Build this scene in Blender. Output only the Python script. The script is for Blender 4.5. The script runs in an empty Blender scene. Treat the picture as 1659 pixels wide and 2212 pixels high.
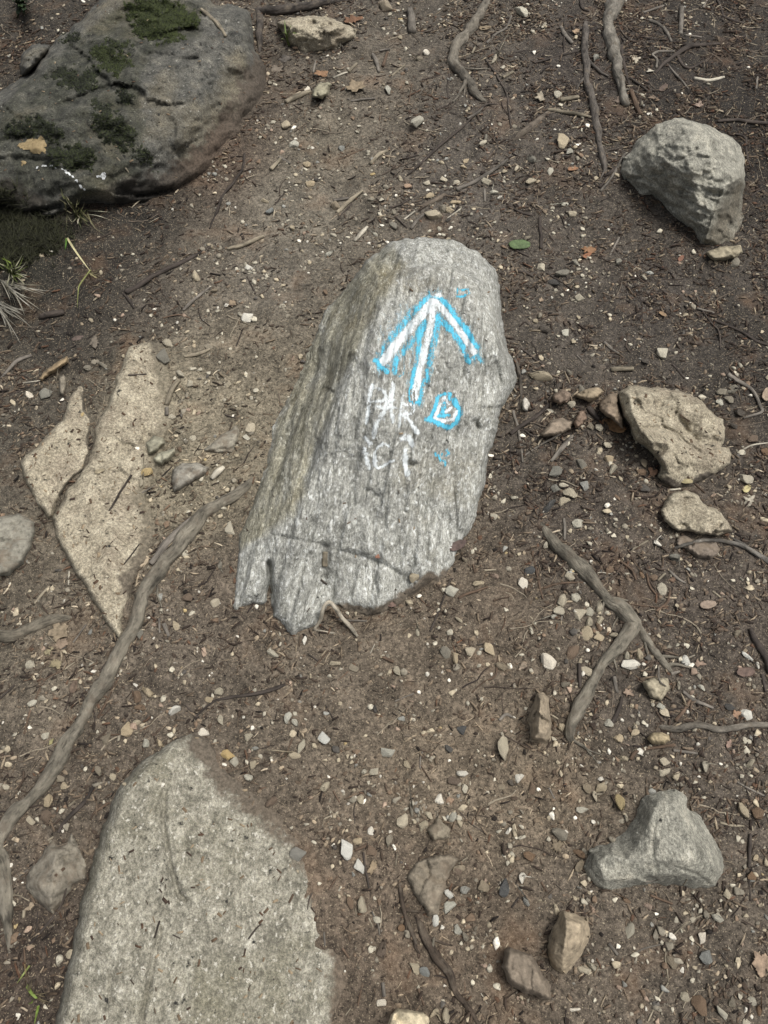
import bpy, bmesh, math, random
import numpy as np
from mathutils import Vector, Matrix
from mathutils.bvhtree import BVHTree
from mathutils.geometry import delaunay_2d_cdt

random.seed(7)
rng = np.random.default_rng(11)
R = math.radians
scn = bpy.context.scene

# ------------------------------------------------------------------ camera
CAM_H, PITCH, TANV = 1.45, R(62), 0.6656
cam_d = bpy.data.cameras.new('camera')
cam = bpy.data.objects.new('camera', cam_d)
scn.collection.objects.link(cam)
cam.location = (0, 0, CAM_H)
cam.rotation_euler = (R(90) - PITCH, 0, 0)
cam_d.sensor_fit = 'VERTICAL'
cam_d.sensor_height = 24
cam_d.lens = 12 / TANV
cam_d.clip_start = 0.02
cam_d.clip_end = 500
scn.camera = cam

# ------------------------------------------------------------------ sky, sun, exposure
SUN_DIR = Vector((0.36, 0.06, 0.93)).normalized()
w = bpy.data.worlds.new('World')
scn.world = w
w.use_nodes = True
nt = w.node_tree
sky = nt.nodes.new('ShaderNodeTexSky')
sky.sky_type = 'NISHITA'
sky.sun_disc = False
sky.sun_elevation = math.asin(SUN_DIR.z)
sky.sun_rotation = math.atan2(SUN_DIR.x, SUN_DIR.y)
sky.dust_density = 6.0
sky.air_density = 1.0
sky.ozone_density = 0.3
bg = nt.nodes['Background']
bg.inputs['Strength'].default_value = 0.1
hs = nt.nodes.new('ShaderNodeHueSaturation')
hs.inputs['Saturation'].default_value = 0.35
nt.links.new(sky.outputs[0], hs.inputs['Color'])
nt.links.new(hs.outputs[0], bg.inputs[0])
sun_d = bpy.data.lights.new('sun', 'SUN')
sun_d.energy = 2.0
sun_d.angle = R(20)
sun_d.color = (1.0, 0.98, 0.95)
sun = bpy.data.objects.new('sun', sun_d)
scn.collection.objects.link(sun)
sun.rotation_euler = SUN_DIR.to_track_quat('Z', 'Y').to_euler()
scn.view_settings.view_transform = 'Standard'
scn.view_settings.look = 'None'
scn.view_settings.gamma = 1
scn.view_settings.exposure = 0.5

# ------------------------------------------------------------------ helpers: numbers
GAIN = 1.25
def lin(c):
    c = np.asarray(c, float) / 255
    return np.where(c <= 0.04045, c / 12.92, ((c + 0.055) / 1.055) ** 2.4)
def alb(r, g, b, k=1.0):
    """surface colour from the tone it shows in soft daylight"""
    return tuple(float(x) for x in np.clip(lin((r, g, b)) / GAIN * k, 0, 0.85)) + (1.0,)

def _h(ix, iy, iz):
    n = (ix * 374761393 + iy * 668265263 + iz * 2147483647 + 1013904223) & 0xffffffff
    n = ((n ^ (n >> 13)) * 1274126177) & 0xffffffff
    n = ((n ^ (n >> 16)) * 2246822519) & 0xffffffff
    return ((n ^ (n >> 15)) & 0xffff) / 32767.5 - 1
def vnoise(x, y, z=0.0, seed=0):
    x, y, z = np.broadcast_arrays(np.asarray(x, float), np.asarray(y, float), np.asarray(z, float))
    fx, fy, fz = np.floor(x), np.floor(y), np.floor(z)
    ix, iy, iz = fx.astype(np.int64), fy.astype(np.int64), fz.astype(np.int64) + seed * 57
    tx, ty, tz = x - fx, y - fy, z - fz
    tx, ty, tz = [t * t * t * (t * (t * 6 - 15) + 10) for t in (tx, ty, tz)]
    def lp(a, b, t): return a + (b - a) * t
    def pl(k): return lp(lp(_h(ix, iy, iz + k), _h(ix + 1, iy, iz + k), tx), lp(_h(ix, iy + 1, iz + k), _h(ix + 1, iy + 1, iz + k), tx), ty)
    return lp(pl(0), pl(1), tz)
def fbm(x, y, z=0.0, oct=4, seed=0, rough=0.5):
    v, a, f = 0.0, 1.0, 1.0
    for o in range(oct):
        v = v + a * vnoise(x * f + o * 17.3, y * f - o * 9.1, z * f, seed + o)
        a *= rough
        f *= 2.03
    return v

# ------------------------------------------------------------------ ground height and sight lines
def gh(x, y, fine=True):
    x, y = np.asarray(x, float), np.asarray(y, float)
    h = 0.022 * fbm(x / 0.55, y / 0.55, 0.3, 2, 3) + 0.007 * fbm(x / 0.13, y / 0.13, 0.7, 2, 9)
    if fine:
        h = h + 0.0032 * fbm(x / 0.035, y / 0.035, 0.1, 3, 21) + 0.0016 * fbm(x / 0.011, y / 0.011, 0.4, 2, 31)
    return h
cP, sP = math.cos(PITCH), math.sin(PITCH)
def dirs(px, py):
    dx = (np.asarray(px, float) - 829.5) / 1106 * TANV
    dy = (1106 - np.asarray(py, float)) / 1106 * TANV
    return np.stack([dx, cP + dy * sP, -sP + dy * cP], -1)
def P(px, py, h=0.0):
    """point at height h above the ground seen at picture point px,py (1659 x 2212 picture)"""
    d = dirs(px, py)
    z = np.zeros(d.shape[:-1])
    for _ in range(4):
        t = (z - CAM_H) / d[..., 2]
        z = gh(d[..., 0] * t, d[..., 1] * t, False) + h
    t = (z - CAM_H) / d[..., 2]
    return np.stack([d[..., 0] * t, d[..., 1] * t, z], -1)
def mpp(px, py):
    d = dirs(px, py)
    return float(-CAM_H / d[2] * TANV / 1106)
def to_px(p):
    """picture point of a world point"""
    p = np.asarray(p, float)
    v = p - np.array([0, 0, CAM_H])
    dep = v[..., 1] * cP - v[..., 2] * sP
    up = v[..., 1] * sP + v[..., 2] * cP
    return np.stack([829.5 + v[..., 0] / dep / TANV * 1106, 1106 - up / dep / TANV * 1106], -1)

def T(c, r, pts): return [(553 * c + p[0] / 3, 553 * r + p[1] / 3) + tuple(p[2:]) for p in pts]
def Z4(pts): return [(493.7 + p[0] * .4217, 466.3 + p[1] * .4217) + tuple(p[2:]) for p in pts]
def Z1(pts): return [(768.1 + p[0] * .1984, 603.5 + p[1] * .1984) for p in pts]
def Z2(pts): return [(740.6 + p[0] * .1984, 795.5 + p[1] * .1984) for p in pts]

def inside(poly, q):
    poly = np.asarray(poly, float)[:, :2]
    q = np.asarray(q, float)
    res = np.zeros(len(q), bool)
    j = len(poly) - 1
    for i in range(len(poly)):
        xi, yi = poly[i]; xj, yj = poly[j]
        c = ((yi > q[:, 1]) != (yj > q[:, 1])) & (q[:, 0] < (xj - xi) * (q[:, 1] - yi) / (yj - yi + 1e-12) + xi)
        res ^= c
        j = i
    return res
def seg_dist(q, line, closed=False, want=False):
    """distance of points q to a polyline (and the position along it)"""
    a = np.asarray(line, float)
    if closed: a = np.vstack([a, a[:1]])
    best = np.full(len(q), 1e9); bi = np.zeros(len(q), int); bt = np.zeros(len(q))
    for i in range(len(a) - 1):
        p0, d = a[i, :2], a[i + 1, :2] - a[i, :2]
        t = np.clip(((q - p0) @ d) / (d @ d + 1e-12), 0, 1)
        dd = np.hypot(*(q - p0 - t[:, None] * d).T)
        m = dd < best
        best[m] = dd[m]; bi[m] = i; bt[m] = t[m]
    return (best, bi, bt) if want else best
def sstep(e0, e1, x):
    t = np.clip((x - e0) / (e1 - e0), 0, 1)
    return t * t * (3 - 2 * t)
def tps(ctrl, q):
    c = np.asarray(ctrl, float)
    s = 100.0
    X = c[:, :2] / s; v = c[:, 2]
    def k(r2): return np.where(r2 > 1e-12, r2 * np.log(r2 + 1e-12) * .5, 0)
    n = len(c)
    K = k(((X[:, None] - X[None]) ** 2).sum(-1)) + np.eye(n) * 0.02
    Pm = np.hstack([np.ones((n, 1)), X])
    A = np.block([[K, Pm], [Pm.T, np.zeros((3, 3))]])
    sol = np.linalg.solve(A, np.concatenate([v, np.zeros(3)]))
    out = np.zeros(len(q))
    for i in range(0, len(q), 20000):
        Q = q[i:i + 20000] / s
        out[i:i + 20000] = k(((Q[:, None] - X[None]) ** 2).sum(-1)) @ sol[:n] + sol[n] + Q @ sol[n + 1:]
    return out
def lin_ctrl(c, q, fallback):
    res = delaunay_2d_cdt([Vector((float(a), float(b))) for a, b in c[:, :2]], [], [], 0, 1e-4)
    p = np.array([(v.x, v.y) for v in res[0]]); hz = np.array([c[o[0], 2] for o in res[3]])
    out = np.array(fallback, float)
    for t in res[2]:
        a, b, d = p[t[0]], p[t[1]], p[t[2]]
        den = (b[1] - d[1]) * (a[0] - d[0]) + (d[0] - b[0]) * (a[1] - d[1])
        if abs(den) < 1e-9: continue
        w0 = ((b[1] - d[1]) * (q[:, 0] - d[0]) + (d[0] - b[0]) * (q[:, 1] - d[1])) / den
        w1 = ((d[1] - a[1]) * (q[:, 0] - d[0]) + (a[0] - d[0]) * (q[:, 1] - d[1])) / den
        m = (w0 >= -1e-6) & (w1 >= -1e-6) & (w0 + w1 <= 1 + 1e-6)
        out[m] = w0[m] * hz[t[0]] + w1[m] * hz[t[1]] + (1 - w0[m] - w1[m]) * hz[t[2]]
    return out
def resample(pts, step, closed=False):
    a = np.asarray(pts, float)
    if closed: a = np.vstack([a, a[:1]])
    L = np.concatenate([[0], np.cumsum(np.hypot(*np.diff(a[:, :2], axis=0).T))])
    n = max(2, int(L[-1] / step))
    s = np.linspace(0, L[-1], n, endpoint=not closed)
    return np.stack([np.interp(s, L, a[:, i]) for i in range(a.shape[1])], -1)

# ------------------------------------------------------------------ helpers: objects
def link(o):
    scn.collection.objects.link(o); return o
def tag(o, label=None, cat=None, group=None, kind=None):
    if label: o['label'] = label
    if cat: o['category'] = cat
    if group: o['group'] = group
    if kind: o['kind'] = kind
    return o
def mesh_of(name, v, faces, mat, smooth=True):
    me = bpy.data.meshes.new(name)
    v = np.asarray(v, np.float32)
    if isinstance(faces, np.ndarray) and faces.ndim == 2:
        k = faces.shape[1]
        me.vertices.add(len(v)); me.vertices.foreach_set('co', v.ravel())
        me.loops.add(faces.size); me.loops.foreach_set('vertex_index', faces.ravel().astype(np.int32))
        me.polygons.add(len(faces)); me.polygons.foreach_set('loop_start', np.arange(0, faces.size, k, dtype=np.int32))
        me.update(calc_edges=True)
    else:
        me.from_pydata(v.tolist(), [], [list(f) for f in faces])
        me.update()
    me.validate()
    if smooth: me.polygons.foreach_set('use_smooth', np.ones(len(me.polygons), bool))
    if mat: me.materials.append(mat)
    return me
def add_obj(name, me, loc=(0, 0, 0), parent=None):
    o = bpy.data.objects.new(name, me); link(o)
    o.location = loc
    if parent: o.parent = parent
    return o
def attr(me, name, data, typ='FLOAT'):
    a = me.attributes.new(name, typ, 'POINT')
    a.data.foreach_set({'FLOAT': 'value', 'FLOAT_COLOR': 'color', 'FLOAT_VECTOR': 'vector'}[typ], np.asarray(data, np.float32).ravel())

# ------------------------------------------------------------------ helpers: materials
class M:
    def __init__(s, name):
        s.m = bpy.data.materials.new(name); s.m.use_nodes = True
        s.t = s.m.node_tree; s.b = s.t.nodes['Principled BSDF']
        s.b.inputs['Specular IOR Level'].default_value = 0.25
        s.tc = s.t.nodes.new('ShaderNodeTexCoord')
    def n(s, typ, **kw):
        x = s.t.nodes.new(typ)
        for k, v in kw.items(): setattr(x, k, v)
        return x
    def l(s, a, b): s.t.links.new(a, b)
    def noise(s, co, scale, detail=5, rough=.6, dist=0.0):
        x = s.n('ShaderNodeTexNoise')
        x.inputs['Scale'].default_value = scale; x.inputs['Detail'].default_value = detail
        x.inputs['Roughness'].default_value = rough; x.inputs['Distortion'].default_value = dist
        s.l(co, x.inputs['Vector']); return x.outputs['Fac']
    def mapped(s, co, scale=(1, 1, 1), rot=(0, 0, 0), loc=(0, 0, 0)):
        x = s.n('ShaderNodeMapping')
        x.inputs['Scale'].default_value = scale; x.inputs['Rotation'].default_value = rot; x.inputs['Location'].default_value = loc
        s.l(co, x.inputs['Vector']); return x.outputs[0]
    def ramp(s, fac, stops):
        x = s.n('ShaderNodeValToRGB')
        e = x.color_ramp.elements
        while len(e) < len(stops): e.new(0.5)
        for i, (p, c) in enumerate(stops):
            e[i].position = p
            e[i].color = c if hasattr(c, '__len__') else (c, c, c, 1)
        s.l(fac, x.inputs[0]); return x.outputs[0]
    def mix(s, a, b, fac, mode='MIX'):
        x = s.n('ShaderNodeMix', data_type='RGBA', blend_type=mode)
        for sock, v in ((x.inputs[0], fac), (x.inputs[6], a), (x.inputs[7], b)):
            if hasattr(v, 'is_linked'): s.l(v, sock)
            else: sock.default_value = v
        return x.outputs[2]
    def math(s, op, a, b=0.0):
        x = s.n('ShaderNodeMath', operation=op)
        for sock, v in ((x.inputs[0], a), (x.inputs[1], b)):
            if hasattr(v, 'is_linked'): s.l(v, sock)
            else: sock.default_value = v
        return x.outputs[0]
    def att(s, name, out='Fac'):
        x = s.n('ShaderNodeAttribute'); x.attribute_name = name; return x.outputs[out]
    def bump(s, h, dist, strength=1.0):
        x = s.n('ShaderNodeBump')
        x.inputs['Distance'].default_value = dist; x.inputs['Strength'].default_value = strength
        s.l(h, x.inputs['Height']); s.l(x.outputs[0], s.b.inputs['Normal'])
    def done(s, col, rough=.85):
        if hasattr(col, 'is_linked'): s.l(col, s.b.inputs['Base Color'])
        else: s.b.inputs['Base Color'].default_value = col
        if hasattr(rough, 'is_linked'): s.l(rough, s.b.inputs['Roughness'])
        else: s.b.inputs['Roughness'].default_value = rough
        return s.m

def mat_stone(name, stops, scale=22, stretch=(1, 1, 1), rot=(0, 0, 0), blot=None, blot_scale=5, blot_lo=.5, specks=(.0, .35), bump=.004, fine=260, white=None, stain_tint=None, bands=False):
    m = M(name)
    co = m.tc.outputs['Object']
    st = m.mapped(co, stretch, rot)
    n1 = m.noise(st, scale, 9, .68, .3)
    c = m.ramp(n1, stops)
    if blot:
        nb = m.noise(co, blot_scale, 6, .65)
        c = m.mix(c, blot, m.ramp(nb, [(blot_lo, 0), (blot_lo + .16, .8)]))
    nf = m.noise(st, fine, 5, .7)
    c = m.mix(c, m.ramp(nf, [(.38, .5), (.47, .88), (.53, 1.08), (.62, 1.5)]), .8, 'MULTIPLY')
    nf2 = m.noise(co, fine * 2.3, 3, .6)
    c = m.mix(c, m.ramp(nf2, [(.36, .6), (.5, 1.0), (.64, 1.35)]), .7, 'MULTIPLY')
    nd = m.noise(co, fine * .3, 4, .6)
    c = m.mix(c, (.02, .019, .017, 1), m.ramp(nd, [(specks[0], 1), (specks[1], 0)]))
    if white:
        nw = m.noise(st, white[0], 4, .65)
        c = m.mix(c, white[2], m.ramp(nw, [(white[1], 0), (white[1] + .07, .85)]))
    if bands:
        nb2 = m.noise(m.mapped(co, (1, .1, 1), rot), 34, 5, .6)
        c = m.mix(c, m.ramp(nb2, [(.36, .82), (.48, .98), (.6, 1.07)]), .9, 'MULTIPLY')
        nb3 = m.noise(co, 9, 5, .65)
        c = m.mix(c, m.ramp(nb3, [(.36, .7), (.5, 1.0), (.64, 1.12)]), .9, 'MULTIPLY')
    if stain_tint:
        c = m.mix(c, m.mix(c, stain_tint, 1.0, 'MULTIPLY'), m.math('MULTIPLY', m.att('stain_tint'), m.ramp(m.noise(st, 14, 6, .7), [(.3, .35), (.55, 1)])))
    dm = m.math('SUBTRACT', m.math('MULTIPLY', m.att('dirt'), 1.02), m.noise(co, 26, 7, .68))
    dc = m.mix(m.att('soil', 'Color'), m.ramp(m.noise(co, 150, 5, .7), [(.38, .55), (.5, 1.0), (.62, 1.5)]), .9, 'MULTIPLY')
    c = m.mix(c, dc, m.ramp(dm, [(.0, 0), (.16, .95)]))
    hgt = m.math('ADD', m.math('MULTIPLY', n1, .55), m.math('MULTIPLY', nf, .45))
    m.bump(hgt, bump)
    return m.done(c, .9)

def mat_objcol(name, stretch=(1, 1, 1), scale=60, use_tuv=False, lo=.5, hi=1.45, bump=.0015, rough=.85, dirt=None, dlo=.52):
    """colour of the single object (Object Info) broken up by grain"""
    m = M(name)
    oi = m.n('ShaderNodeObjectInfo')
    co = m.att('tuv', 'Vector') if use_tuv else m.tc.outputs['Object']
    if not use_tuv:
        ad = m.n('ShaderNodeVectorMath', operation='ADD')
        cm = m.n('ShaderNodeVectorMath', operation='SCALE'); cm.inputs['Scale'].default_value = 37.0
        m.l(oi.outputs['Random'], cm.inputs[0]); m.l(co, ad.inputs[0]); m.l(cm.outputs[0], ad.inputs[1]); co = ad.outputs[0]
    st = m.mapped(co, stretch)
    n1 = m.noise(st, scale, 7, .68)
    c = m.mix(oi.outputs['Color'], m.ramp(n1, [(.36, lo), (.46, .9), (.54, 1.06), (.64, hi)]), 1.0, 'MULTIPLY')
    n2 = m.noise(co, scale * .35, 4, .6)
    if use_tuv:
        n3 = m.noise(co, 24, 5, .65)
        c = m.mix(c, m.ramp(n3, [(.38, .55), (.5, 1.0), (.62, 1.22)]), .85, 'MULTIPLY')
    if dirt: c = m.mix(c, dirt, m.ramp(n2, [(dlo, 0), (dlo + .14, .75)]))
    m.bump(n1, bump)
    return m.done(c, rough)

MAT_SOIL_PATCH = alb(104, 88, 72)
# ------------------------------------------------------------------ ground sheet
SOIL = [(300, 450, 46, 42, 38), (60, 560, 46, 44, 36), (200, 600, 50, 45, 40), (480, 340, 94, 77, 64), (700, 300, 114, 103, 88), (800, 180, 108, 97, 84), (620, 450, 120, 110, 96),  # dark humus beside the mossy boulder, with the corner's shade mixed into its colour
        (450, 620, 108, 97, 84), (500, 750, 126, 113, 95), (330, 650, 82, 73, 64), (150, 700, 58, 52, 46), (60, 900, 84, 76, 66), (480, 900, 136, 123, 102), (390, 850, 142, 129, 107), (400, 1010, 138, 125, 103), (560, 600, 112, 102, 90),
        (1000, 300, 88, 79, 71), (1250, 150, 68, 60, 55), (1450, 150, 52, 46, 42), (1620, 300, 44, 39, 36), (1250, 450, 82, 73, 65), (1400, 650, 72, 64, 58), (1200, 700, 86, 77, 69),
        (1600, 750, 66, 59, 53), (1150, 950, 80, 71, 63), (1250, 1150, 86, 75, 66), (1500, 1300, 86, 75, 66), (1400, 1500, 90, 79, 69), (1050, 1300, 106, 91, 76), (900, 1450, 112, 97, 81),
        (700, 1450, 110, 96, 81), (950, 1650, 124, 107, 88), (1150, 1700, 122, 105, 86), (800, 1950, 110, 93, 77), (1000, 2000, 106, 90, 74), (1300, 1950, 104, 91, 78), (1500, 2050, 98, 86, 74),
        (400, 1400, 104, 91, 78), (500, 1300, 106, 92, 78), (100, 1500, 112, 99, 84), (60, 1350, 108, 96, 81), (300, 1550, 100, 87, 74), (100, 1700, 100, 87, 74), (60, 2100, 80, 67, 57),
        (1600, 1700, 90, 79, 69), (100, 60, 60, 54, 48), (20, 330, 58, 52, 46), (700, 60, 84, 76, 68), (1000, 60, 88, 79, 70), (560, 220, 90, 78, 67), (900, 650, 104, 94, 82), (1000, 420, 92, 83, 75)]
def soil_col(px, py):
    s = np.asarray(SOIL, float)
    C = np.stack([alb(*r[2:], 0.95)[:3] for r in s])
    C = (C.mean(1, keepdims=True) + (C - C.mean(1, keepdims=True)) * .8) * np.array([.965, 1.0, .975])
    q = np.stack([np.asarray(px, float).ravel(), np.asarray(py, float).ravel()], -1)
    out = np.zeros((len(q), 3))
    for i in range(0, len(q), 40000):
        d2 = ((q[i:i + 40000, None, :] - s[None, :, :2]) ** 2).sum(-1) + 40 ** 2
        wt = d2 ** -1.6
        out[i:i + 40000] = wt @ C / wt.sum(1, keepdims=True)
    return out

def mat_ground():
    m = M('soil')
    co = m.tc.outputs['Object']
    base = m.att('soil', 'Color')
    n1 = m.noise(co, 14, 8, .7, .4)
    c = m.mix(base, m.ramp(n1, [(.36, .6), (.5, 1.0), (.64, 1.3)]), 1.0, 'MULTIPLY')
    n2 = m.noise(co, 110, 7, .78)
    c = m.mix(c, m.ramp(n2, [(.38, .4), (.47, .85), (.53, 1.12), (.62, 1.75)]), .95, 'MULTIPLY')
    n3 = m.noise(co, 330, 3, .6)
    c = m.mix(c, alb(172, 158, 134), m.ramp(n3, [(.60, 0), (.66, .75)]))
    n4 = m.noise(co, 210, 3, .6)
    c = m.mix(c, alb(34, 28, 24), m.ramp(n4, [(.34, .8), (.42, 0)]))
    n5 = m.noise(co, 7, 4, .6)
    c = m.mix(c, alb(118, 90, 66), m.ramp(n5, [(.56, 0), (.72, .35)]))
    h = m.math('ADD', m.math('MULTIPLY', n2, .6), m.math('MULTIPLY', n4, .4))
    m.bump(h, .006)
    return m.done(c, .95)

def axis(dense_lo, dense_hi, step, far, grow=1.22):
    a = list(np.arange(dense_lo, dense_hi + 1e-9, step))
    s = step; x = a[-1]; up = []
    while x < far: s *= grow; x += s; up.append(x)
    s = step; x = a[0]; dn = []
    while x > -far: s *= grow; x -= s; dn.append(x)
    return np.array(dn[::-1] + a + up)
gx = axis(-1.75, 1.75, .0058, 70)
ys = [-0.45]
while ys[-1] < 3.3: ys.append(ys[-1] + .0042 + .0018 * max(0, ys[-1]))
gy0 = np.array(ys)
s, up = .012, []
x = gy0[-1]
while x < 70: s *= 1.22; x += s; up.append(x)
s, dn = .005, []
x = gy0[0]
while x > -70: s *= 1.22; x -= s; dn.append(x)
gy = np.concatenate([dn[::-1], gy0, up])
GX, GY = np.meshgrid(gx, gy)
GZ = gh(GX, GY)
gv = np.stack([GX, GY, GZ], -1).reshape(-1, 3)
nx, ny = len(gx), len(gy)
ii = (np.arange(ny - 1)[:, None] * nx + np.arange(nx - 1)[None]).ravel()
gf = np.stack([ii, ii + 1, ii + nx + 1, ii + nx], -1)
gme = mesh_of('ground', gv, gf, mat_ground())
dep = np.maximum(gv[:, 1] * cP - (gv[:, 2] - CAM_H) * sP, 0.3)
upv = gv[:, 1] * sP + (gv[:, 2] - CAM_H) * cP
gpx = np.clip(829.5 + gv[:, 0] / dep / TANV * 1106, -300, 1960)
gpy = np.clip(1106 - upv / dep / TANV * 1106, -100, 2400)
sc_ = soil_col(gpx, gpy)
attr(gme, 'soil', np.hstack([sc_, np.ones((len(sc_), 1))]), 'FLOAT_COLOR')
ground = tag(add_obj('ground', gme), kind='structure')

# ------------------------------------------------------------------ rocks traced from the photo, each with its own height
ROCKS = []      # dicts: name for labels, outline in picture points, xy outline
bvh_v, bvh_f = [], []
def rock(name, label, cat, outline, H, wd, mat, step=5, ctrl=None, noise=(.006, .05), grooves=(), group=None, col=None, mark=None, rnd=.5, aniso=None, parent=None, bury=.09, facet=0.0, seed=None, sharp=0.0, dirt_w=34, chip=(.035, .16), steps=(), lam=0.0, stain_tint=None, hk=1.0):
    if hk != 1.0:
        outline = [tuple(p[:2]) + ((p[2] * (hk if p[2] > 0 else 1),) if len(p) > 2 else ()) for p in outline]
        ctrl = [(a, b, c * hk) for a, b, c in ctrl] if ctrl else None; H = H * hk
    seed = seed if seed is not None else (len(ROCKS) * 13 + 5)
    ol = [tuple(p) + ((0.0,) if len(p) == 2 else ()) for p in outline]
    ol = resample(ol, step, True)
    s0 = max(3.0, step * 1.2)
    jx, jy = fbm(ol[:, 0] / 28, ol[:, 1] / 28, 0, 3, seed), fbm(ol[:, 0] / 28, ol[:, 1] / 28, 7.7, 3, seed + 2)
    amp = min(3.2, .018 * (np.ptp(ol[:, 0]) + np.ptp(ol[:, 1])))
    ol[:, 0] += amp * jx + 1.1 * fbm(ol[:, 0] / 7, ol[:, 1] / 7, 3, 2, seed); ol[:, 1] += amp * jy + 1.1 * fbm(ol[:, 0] / 7, ol[:, 1] / 7, 8, 2, seed)
    x0, x1, y0, y1 = ol[:, 0].min(), ol[:, 0].max(), ol[:, 1].min(), ol[:, 1].max()
    gx_, gy_ = np.meshgrid(np.arange(x0, x1, step), np.arange(y0, y1, step * .87))
    gx_[1::2] += step / 2
    q = np.stack([gx_.ravel(), gy_.ravel()], -1) + np.random.default_rng(seed).uniform(-.18, .18, (gx_.size, 2)) * step
    q = q[inside(ol, q)]
    q = q[seg_dist(q, ol, True) > step * .55]
    n = len(ol)
    vv = [Vector((float(a), float(b))) for a, b in np.vstack([ol[:, :2], q])]
    res = delaunay_2d_cdt(vv, [(i, (i + 1) % n) for i in range(n)], [], 1, 1e-4)
    q = np.array([(v.x, v.y) for v in res[0]])
    tris = np.array([f[:] for f in res[2]], int)
    d, bi, bt = seg_dist(q, ol, True, True)
    e = ol[bi, 2] * (1 - bt) + ol[(bi + 1) % n, 2] * bt
    top = tps(Z_ctrl(ctrl), q) if ctrl else np.full(len(q), float(H))
    u = np.clip(d / wd, 0, 1)
    prof = (1 - (1 - u) ** 2) ** rnd
    h = e + (top - e) * prof
    if sharp and ctrl:
        co_ = resample(ol, max(14, step * 6), True)
        hl = lin_ctrl(np.vstack([np.asarray(ctrl, float), co_]), q, h)
        h = h * (1 - sharp) + hl * sharp
    base = P(q[:, 0], q[:, 1], 0.0)
    na, ns = noise
    if aniso is None:
        nz = fbm(base[:, 0] / ns, base[:, 1] / ns, h / ns, 5, seed, .52)
    else:
        ca, sa = math.cos(aniso[0]), math.sin(aniso[0])
        la, ac = base[:, 0] * ca + base[:, 1] * sa, -base[:, 0] * sa + base[:, 1] * ca
        nz = fbm(la / (ns * aniso[1]), ac / ns, h / ns, 5, seed, .55)
    h = h + na * nz * (0.35 + .65 * prof)
    if facet:   # broken faces: a few planes cut the top
        rr = np.random.default_rng(seed + 99)
        cx, cy = q.mean(0); ex, ey = (x1 - x0) / 2, (y1 - y0) / 2
        for _ in range(7):
            a = rr.uniform(0, 6.283); g = rr.uniform(.35, .9)
            pl = H * (1.0 + facet - g * ((q[:, 0] - cx) / ex * math.cos(a) + (q[:, 1] - cy) / ey * math.sin(a)) * 1.1)
            h = np.where(pl < h, h * .15 + np.maximum(pl, e) * .85, h)
    if chip:
        cs, ct = chip
        rr = np.random.default_rng(seed + 5)
        lo, hi = base[:, :2].min(0) - cs, base[:, :2].max(0) + cs
        ns_ = max(6, int(np.prod(hi - lo) / cs ** 2))
        sd_ = rr.uniform(lo, hi, (ns_, 2)); tl = rr.normal(0, ct, (ns_, 2)); of = rr.normal(0, ct * cs * .25, ns_)
        wq = base[:, :2] + .25 * cs * np.stack([fbm(base[:, 0] / cs, base[:, 1] / cs, 0, 2, seed), fbm(base[:, 0] / cs, base[:, 1] / cs, 5, 2, seed)], -1)
        add = np.zeros(len(q))
        for k in range(0, len(q), 4000):
            dd = ((wq[k:k + 4000, None] - sd_[None]) ** 2).sum(-1); ix = dd.argmin(1)
            add[k:k + 4000] = ((base[k:k + 4000, :2] - sd_[ix]) * tl[ix]).sum(1) + of[ix]
        h = h + add * np.clip(d / 8, 0, 1)
    if lam:
        ca, sa = math.cos(aniso[0]), math.sin(aniso[0])
        la, ac = base[:, 0] * ca + base[:, 1] * sa, -base[:, 0] * sa + base[:, 1] * ca
        n1 = fbm(la / .30, ac / .022, 1.3, 4, seed + 7, .55)
        for lv in (-.5, -.2, .08, .36, .62): h = h + lam * (sstep(lv, lv + .045, n1) - .5) * np.clip(d / 10, 0, 1)
    for sl, sdp, swd, sgn in steps:
        a_ = np.array(sl, float); dd, bi_, bt_ = seg_dist(q, a_, False, True)
        dv = a_[bi_ + 1, :2] - a_[bi_, :2]; rel = q - a_[bi_, :2]
        side_ = (dv[:, 0] * rel[:, 1] - dv[:, 1] * rel[:, 0]) * sgn
        sdv = np.where(side_ > 0, dd, -dd)
        endf = np.where(((bi_ == 0) & (bt_ <= 0)) | ((bi_ == len(a_) - 2) & (bt_ >= 1)), np.exp(-(dd / 6) ** 2), 1)
        h = h - sdp * sstep(-1, 5, sdv) * np.exp(-(np.maximum(sdv, 0) / swd) ** 2) * endf
    for gl, gw, gd in grooves:
        h = h - gd * np.exp(-(seg_dist(q, np.array(gl, float)) / gw) ** 2) * np.clip(d / 4, 0, 1)
    v = P(q[:, 0], q[:, 1], h)
    cnt = {}
    for t in tris:
        for a, b in ((t[0], t[1]), (t[1], t[2]), (t[2], t[0])):
            k = (min(a, b), max(a, b)); cnt[k] = (a, b) if k not in cnt else None
    be = [x for x in cnt.values() if x]
    # orient up
    A, B, C_ = v[tris[:, 0]], v[tris[:, 1]], v[tris[:, 2]]
    flip = np.cross(B - A, C_ - A)[:, 2].sum() < 0
    if flip: tris = tris[:, ::-1]; be = [(b, a) for a, b in be]
    bset = sorted({a for ed in be for a in ed}); idx = {a: i for i, a in enumerate(bset)}
    cen = v[bset].mean(0)
    rings = []
    for f, dz in ((.985, .45), (.96, 1.0)):
        r_ = v[bset].copy()
        r_[:, :2] = cen[:2] + (r_[:, :2] - cen[:2]) * f
        lowz = gh(r_[:, 0], r_[:, 1], False) - bury
        r_[:, 2] = r_[:, 2] * (1 - dz) + lowz * dz
        rings.append(r_)
    N0 = len(v); nb = len(bset)
    faces = [tuple(t) for t in tris]
    for a, b in be:
        i, j = idx[a], idx[b]
        faces += [(b, a, N0 + i, N0 + j), (N0 + j, N0 + i, N0 + nb + i, N0 + nb + j)]
    va = np.vstack([v] + rings)
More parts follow.
